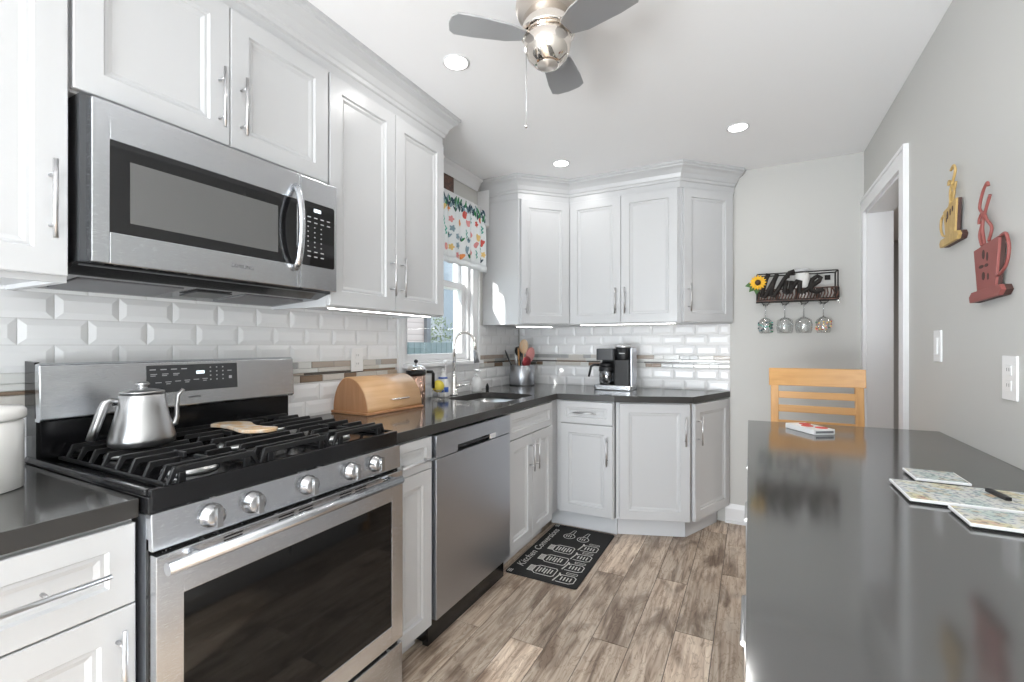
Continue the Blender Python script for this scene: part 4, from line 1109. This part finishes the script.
# white bottle in the rack
t = thing('bottle', 'white jar with a pale lid standing inside the wine rack', 'jar', (.292, YB-.062, 1.527))
mb('ceram').lathe([(.036, 0), (.040, .005), (.040, .16), (.034, .172), (.032, .18)], seg=26).build('body', t)
mb('mark').lathe([(.037, .18), (.038, .184), (.038, .197), (.035, .199), (.0001, .199)], seg=26).build('lid', t)
# hanging glasses
deco = [('painted stemmed glass hanging first from the left under the wine rack', 1), ('clear stemmed glass hanging second from the left under the wine rack', 0),
        ('clear stemmed glass hanging third from the left under the wine rack', 0), ('painted stemmed glass with red and green dots hanging rightmost under the wine rack', 2)]
g0 = None
for x, (lb, dc) in zip((.085, .195, .30, .405), deco):
    t = thing('wine_glass', lb, 'glass', (x, RY+.04, 1.5035), group='stemmed glasses hanging under the wine rack')
    mb('glass').lathe([(.030, 0), (.030, .002), (.005, .004)], seg=24).build('foot', t)
    mb('glass').lathe([(.0035, -.085), (.003, -.03), (.005, .001)], seg=10).build('stem', t)
    q = 1 if dc else 1.2
    mb('glass').lathe([(.0035, -.085), (.018*q, -.090), (.036*q, -.105), (.041*q, -.135), (.038*q, -.172), (.034*q, -.190)], seg=26).build('bowl', t)
    if dc:
        m = MB(); rr = random.Random(dc)
        for i in range(26):
            a, z = rr.uniform(0, 2*PI), rr.uniform(-.18, -.115); r = .040
            m.use(rr.choice(['f_green', 'f_navy', 'f_blue', 'f_teal'] if dc == 1 else ['f_red', 'f_green', 'f_yel', 'f_pink'])); m.ball((r*math.cos(a), r*math.sin(a), z), .0055, 8)
        m.build('painted_dots', t)
t = thing('wall_hook', 'small clear hook at the right end of the wine rack', 'hook', (.495, YB-.001, 1.53))
m = mb('chrome'); m.box(-.008, .008, -.003, 0, -.015, .015); m.tube([(0, -.003, 0), (0, -.018, -.008), (0, -.022, .004)], .002, 6); m.ball((0, -.018, -.022), .007, 10); m.build('hook', t)

# ------------------------------------------------------------------ WALL ART CUPS on the right wall (x = XR, local -y out of wall)
def wart(name, label, k, dk, cy, cz, cup, saucer, steams, handle_pts, deco_pts):
    F_ = lambda p: [(a*.968, 1.237+(b-1.237)*.968) for a, b in p]
    cup, saucer, handle_pts = F_(cup), F_(saucer), F_(handle_pts); steams = [F_(q) for q in steams]; deco_pts = [(a*.968, 1.237+(b-1.237)*.968, c, d) for a, b, c, d in deco_pts]
    cy *= .968; t = thing(name, label, 'wall art', (XR-.012, cy, cz))
    def yz(m, poly, x0, x1): 
        m.prism([(y-cy, z-cz) for y, z in poly], x0, x1, 'x')
    m = mb(k); yz(m, cup, -.010, -.004); m.use('dkart'); yz(m, cup, -.004, .006); m.build('cup', t, bevel=.0012)
    m = mb(k); yz(m, saucer, -.014, -.004); m.use('dkart'); yz(m, saucer, -.004, .0115); m.build('saucer', t, bevel=.0012)
    m = mb(k)
    for st in steams: m.tube([(-.007, y-cy, z-cz) for y, z in st], .004, 8)
    m.build('steam', t)
    m = mb(k); m.tube([(-.008, y-cy, z-cz) for y, z in handle_pts], .004, 8); m.build('handle', t)
    m = MB().use('dkart')
    for y, z, ry, rz_ in deco_pts:
        m.lathe([(.0001, -.0105), (1, -.0105), (1, -.0099), (.0001, -.0099)], (0, 0, 0), 12, 'x', False)
        n_ = 48; m.v[-n_:] = [(a, b*ry+y-cy, c2*rz_+z-cz) for a, b, c2 in m.v[-n_:]]
    m.build('cut_out', t)
def smooth_path(p, n=4):
    q = []; 
    for i in range(len(p)-1):
        p0, p1, p2, p3 = p[max(0, i-1)], p[i], p[i+1], p[min(len(p)-1, i+2)]
        for j in range(n):
            s = j/n; q.append(tuple(.5*(2*b+(c-a)*s+(2*a-5*b+4*c-d)*s*s+(-a+3*b-3*c+d)*s**3) for a, b, c, d in zip(p0, p1, p2, p3)))
    return q+[p[-1]]
# yellow cup
wart('wall_cup', 'mustard yellow wooden coffee cup cut-out on the right wall, nearer the doorway', 'yelart', 'dkart', 2.13, 1.68,
     [(2.215, 1.722), (2.095, 1.742), (2.110, 1.620), (2.19, 1.620)], [(2.232, 1.594), (2.075, 1.597), (2.062, 1.612), (2.075, 1.626), (2.225, 1.622), (2.238, 1.61)],
     [smooth_path([(2.150, 1.735), (2.155, 1.78), (2.13, 1.81), (2.11, 1.84), (2.125, 1.862), (2.15, 1.852)]), smooth_path([(2.135, 1.735), (2.12, 1.77), (2.14, 1.80), (2.165, 1.82), (2.172, 1.805)]), smooth_path([(2.16, 1.73), (2.145, 1.76), (2.12, 1.775), (2.105, 1.80)])],
     smooth_path([(2.21, 1.71), (2.235, 1.70), (2.242, 1.67), (2.225, 1.64), (2.195, 1.63)]),
     [(2.17, 1.70, .008, .014), (2.145, 1.705, .006, .012), (2.125, 1.712, .006, .010), (2.18, 1.685, .005, .008)])
wart('wall_cup', 'red wooden coffee cup cut-out on the right wall, nearer the right edge', 'redart', 'dkart', 1.85, 1.48,
     [(1.955, 1.532), (1.788, 1.548), (1.812, 1.405), (1.93, 1.400)], [(1.972, 1.370), (1.780, 1.378), (1.762, 1.392), (1.775, 1.408), (1.96, 1.402), (1.978, 1.388)],
     [smooth_path([(1.885, 1.54), (1.90, 1.59), (1.895, 1.63), (1.92, 1.66), (1.90, 1.70), (1.87, 1.722), (1.862, 1.710)], 5), smooth_path([(1.86, 1.545), (1.84, 1.58), (1.87, 1.61), (1.895, 1.64), (1.92, 1.628), (1.925, 1.61)], 5), smooth_path([(1.905, 1.54), (1.92, 1.575), (1.90, 1.61), (1.87, 1.655), (1.85, 1.68)], 5)],
     smooth_path([(1.785, 1.545), (1.752, 1.545), (1.735, 1.50), (1.755, 1.455), (1.80, 1.435)]),
     [(1.885, 1.510, .009, .014), (1.86, 1.50, .006, .013), (1.90, 1.475, .016, .005), (1.865, 1.475, .012, .005), (1.885, 1.445, .010, .012), (1.855, 1.44, .006, .01)])

# ------------------------------------------------------------------ STOOL behind the island
t = thing('counter_stool', 'honey-coloured wooden counter stool behind the far end of the island', 'stool', (.265, 2.44, 0))
x0, x1, yb = .088, .465, 2.60
def leaned(m, xa, xb, za, zb, y, th=.022, lean=.045):
    def yy(z): return y+(z-.65)*lean/.45
    m.add([(xa, yy(za), za), (xb, yy(za), za), (xb, yy(za)+th, za), (xa, yy(za)+th, za), (xa, yy(zb), zb), (xb, yy(zb), zb), (xb, yy(zb)+th, zb), (xa, yy(zb)+th, zb)],
          [(0, 1, 5, 4), (1, 2, 6, 5), (2, 3, 7, 6), (3, 0, 4, 7), (4, 5, 6, 7), (3, 2, 1, 0)], False)
m = mb('oak'); 
P = []
nseg = 10
for i in range(nseg):   # curved top rail
    a, b = i/nseg, (i+1)/nseg; ca, cb = 4*a*(1-a)*.02, 4*b*(1-b)*.02
    xa, xb = x0-.008+(x1-x0+.016)*a, x0-.008+(x1-x0+.016)*b
    m.add([(xa, yb+.035+ca, 1.036), (xb, yb+.035+cb, 1.036), (xb, yb+.058+cb, 1.036), (xa, yb+.058+ca, 1.036), (xa, yb+.045+ca, 1.122), (xb, yb+.045+cb, 1.122), (xb, yb+.068+cb, 1.122), (xa, yb+.068+ca, 1.122)],
          [(0, 1, 5, 4), (3, 7, 6, 2), (4, 5, 6, 7), (3, 2, 1, 0)]+([(3, 0, 4, 7)] if i == 0 else [])+([(1, 2, 6, 5)] if i == nseg-1 else []), False)
m.build('top_rail', t, bevel=.003, **W_)
for za, zb in ((.975, 1.008), (.908, .942), (.835, .868)):
    m = mb('oak'); leaned(m, x0+.02, x1-.02, za, zb, yb+.003, .016); m.build('back_slat', t, bevel=.002, **W_)
for xa in (x0, x1-.034):
    m = mb('oak_leg'); leaned(m, xa, xa+.034, .64, 1.037, yb, .028); leaned(m, xa, xa+.034, .001, .64, yb, .032, .0); m.build('rear_leg', t, bevel=.003, **W_)
for xa in (x0+.005, x1-.039): mb('oak_leg').box(xa, xa+.034, 2.262, 2.296, .001, .63).build('front_leg', t, bevel=.003, **W_)
mb('oak').prism(rounded(x0-.005, x1+.005, 2.245, yb-.001, .03, 4), .63, .66).build('seat', t, bevel=.006, **W_)
for z in (.22, .30):
    m = mb('oak')
    if z < .25: m.box(x0+.03, x1-.03, 2.268, 2.290, z, z+.03); m.box(x0+.03, x1-.03, yb+.003, yb+.022, z, z+.03)
    else:
        for xa in (x0+.008, x1-.030): m.box(xa, xa+.02, 2.29, yb, z, z+.03)
    m.build('stretcher', t, bevel=.002, **W_)

# ------------------------------------------------------------------ things on the island
def board_mat(name, seed):
    m, tt, b = nt(name); L = tt.links.new
    tc = N(tt, 'ShaderNodeTexCoord'); mp = N(tt, 'ShaderNodeMapping'); mp.inputs['Location'].default_value = (seed, seed*2, 0); L(tc.outputs['Object'], mp.inputs[0])
    n1 = N(tt, 'ShaderNodeTexNoise'); n1.inputs['Scale'].default_value = 16; n1.inputs['Detail'].default_value = 2; L(mp.outputs[0], n1.inputs['Vector'])
    r1 = ramp(tt, [(.30, (.60, .30, .26)), (.40, (.66, .62, .40)), (.50, (.66, .66, .64)), (.58, (.50, .60, .56)), (.68, (.70, .42, .22))]); L(n1.outputs['Color'], r1.inputs[0])
    n2 = N(tt, 'ShaderNodeTexNoise'); n2.inputs['Scale'].default_value = 110; n2.inputs['Detail'].default_value = 3; L(mp.outputs[0], n2.inputs['Vector'])
    r2 = ramp(tt, [(.40, (.34, .38, .48)), (.50, (1, 1, 1))]); L(n2.outputs['Fac'], r2.inputs[0])
    mx = N(tt, 'ShaderNodeMix', data_type='RGBA', blend_type='MULTIPLY'); mx.inputs[0].default_value = .7; L(r1.outputs[0], mx.inputs[6]); L(r2.outputs[0], mx.inputs[7]); L(mx.outputs[2], b.inputs['Base Color'])
    b.inputs['Roughness'].default_value = .15
    return m
M['print1'] = board_mat('floral_print_a', 1.3); M['print2'] = board_mat('floral_print_b', 4.1); M['print3'] = board_mat('floral_print_c', 7.7)
def board(label, x0, x1, y0, y1, k, name='trivet', cat='trivet'):
    t = thing(name, label, cat, ((x0+x1)/2, (y0+y1)/2, ZT))
    w_, h = (x1-x0)/2, (y1-y0)/2
    mb('blkpl').box(-w_+.004, w_-.004, -h+.004, h-.004, .0005, .004).build('base_pad', t)
    mb('white').box(-w_, w_, -h, h, .004, .0095).build('board', t, bevel=.001)
    mb(k).box(-w_+.003, w_-.003, -h+.003, h-.003, .0095, .0101).build('printed_face', t)
    return t
board('small floral printed glass trivet, farthest of the three on the island', .342, .441, 1.393, 1.498, 'print1')
board('large floral printed glass board, middle of the three on the island', .287, .62, 1.205, 1.362, 'print2', 'serving_board', 'board')
board('small floral printed glass trivet, nearest of the three on the island', .341, .49, 1.085, 1.189, 'print3')
t = mb('blkpl').box(-.005, .005, -.032, .032, 0, .007).build('pen'); t.location = (.452, 1.303, ZT+.0105); t.rotation_euler = (0, 0, .14); tag(t, 'short black pen lying on the large floral board', 'pen')
t = thing('card_box', 'small white box with red dots on top lying near the wooden stool', 'box', (.193, 2.035, ZT), math.radians(-57))
mb('white').box(-.075, .075, -.040, .040, .0005, .020).build('box_body', t, bevel=.002)
m = mb('f_red')
for x_, y_ in ((.045, .012), (0, -.008), (-.04, .014)): m.lathe([(.020, .020), (.020, .0215), (.010, .0225), (.0001, .0225)], (x_, y_, 0), 18)
m.build('red_dots', t)
m = mb('darkmark'); m.box(.0748, .0755, -.034, .034, .006, .014); m.build('barcode_strip', t)

# ------------------------------------------------------------------ FLOOR MAT
t = thing('floor_mat', 'black kitchen mat printed with jars and measuring cups in front of the sink', 'mat', (-.985, 2.57, 0))
mb('matb').prism(rounded(-.205, .205, -.37, .37, .015, 3), .0005, .008).build('mat_body', t, bevel=.002)
m = mb('matw'); z = .0081
def rot(pts, cx, cy, sc=1): return [(cx+x*sc, cy+y*sc) for x, y in pts]
# jars lie with lids toward -x (the cabinet side), three of them
for cy, L in ((-.27, .155), (-.125, .165), (.02, .15)):
    x0_ = -.105
    m.line([(x0_, cy-.03), (x0_+.03, cy-.03), (x0_+.03, cy+.03), (x0_, cy+.03), (x0_, cy-.03)], .005, z)
    for q in range(5): m.line([(x0_+.003+q*.006, cy-.028), (x0_+.003+q*.006, cy+.028)], .004, z)
    m.line([(x0_+.03, cy-.028), (x0_+.05, cy-.046), (x0_+L-.01, cy-.046), (x0_+L, cy-.035), (x0_+L, cy+.035), (x0_+L-.01, cy+.046), (x0_+.05, cy+.046), (x0_+.03, cy+.028)], .005, z)
    for q in range(6): m.line([(x0_+.052+q*.016, cy-.028+(q % 3)*.006), (x0_+.052+q*.016, cy+.03-(q % 2)*.008)], .007, z)
# measuring cups on the right
for cy in (-.30, -.165, -.03, .10):
    m.line([(.065, cy-.045), (.075, cy+.02), (.072, cy+.045), (.085, cy+.02)], .007, z)
    m.line([(.08, cy-.045), (.15, cy-.045), (.172, cy-.03), (.172, cy+.02), (.155, cy+.035), (.085, cy+.03)], .005, z)
    m.line([(.105, cy+.05), (.165, cy+.05), (.165, cy+.066), (.105, cy+.066), (.105, cy+.05)], .003, z)
    for q in range(4): m.line([(.098+q*.017, cy-.022), (.098+q*.017, cy+.012)], .007, z)
# round measuring spoons
for cx, cy in ((-.05, .215), (.045, .205)):
    m.line([(cx+.036*math.cos(2*PI*i/18), cy+.036*math.sin(2*PI*i/18)) for i in range(19)], .005, z)
    m.line([(cx-.012, cy+.036), (cx+.0, cy+.10), (cx+.014, cy+.10), (cx+.014, cy+.036)], .004, z)
    for q in range(3): m.line([(cx-.018+q*.014, cy-.012), (cx-.018+q*.014, cy+.014)], .006, z)
for s in (-1, 1): 
    for dx_ in (0, .012, .024): m.line([(-.192+dx_*.8, s*.345-.015), (-.192+dx_*.8, s*.345+.012)], .006, z)
m.build('printed_drawings', t)
text('Kitchen Conversions', .066, 'matw', 'lettering', t, (-.160, .0, .0083), (0, 1, 0), (-1, 0, 0), depth=.0003, shear=.3)
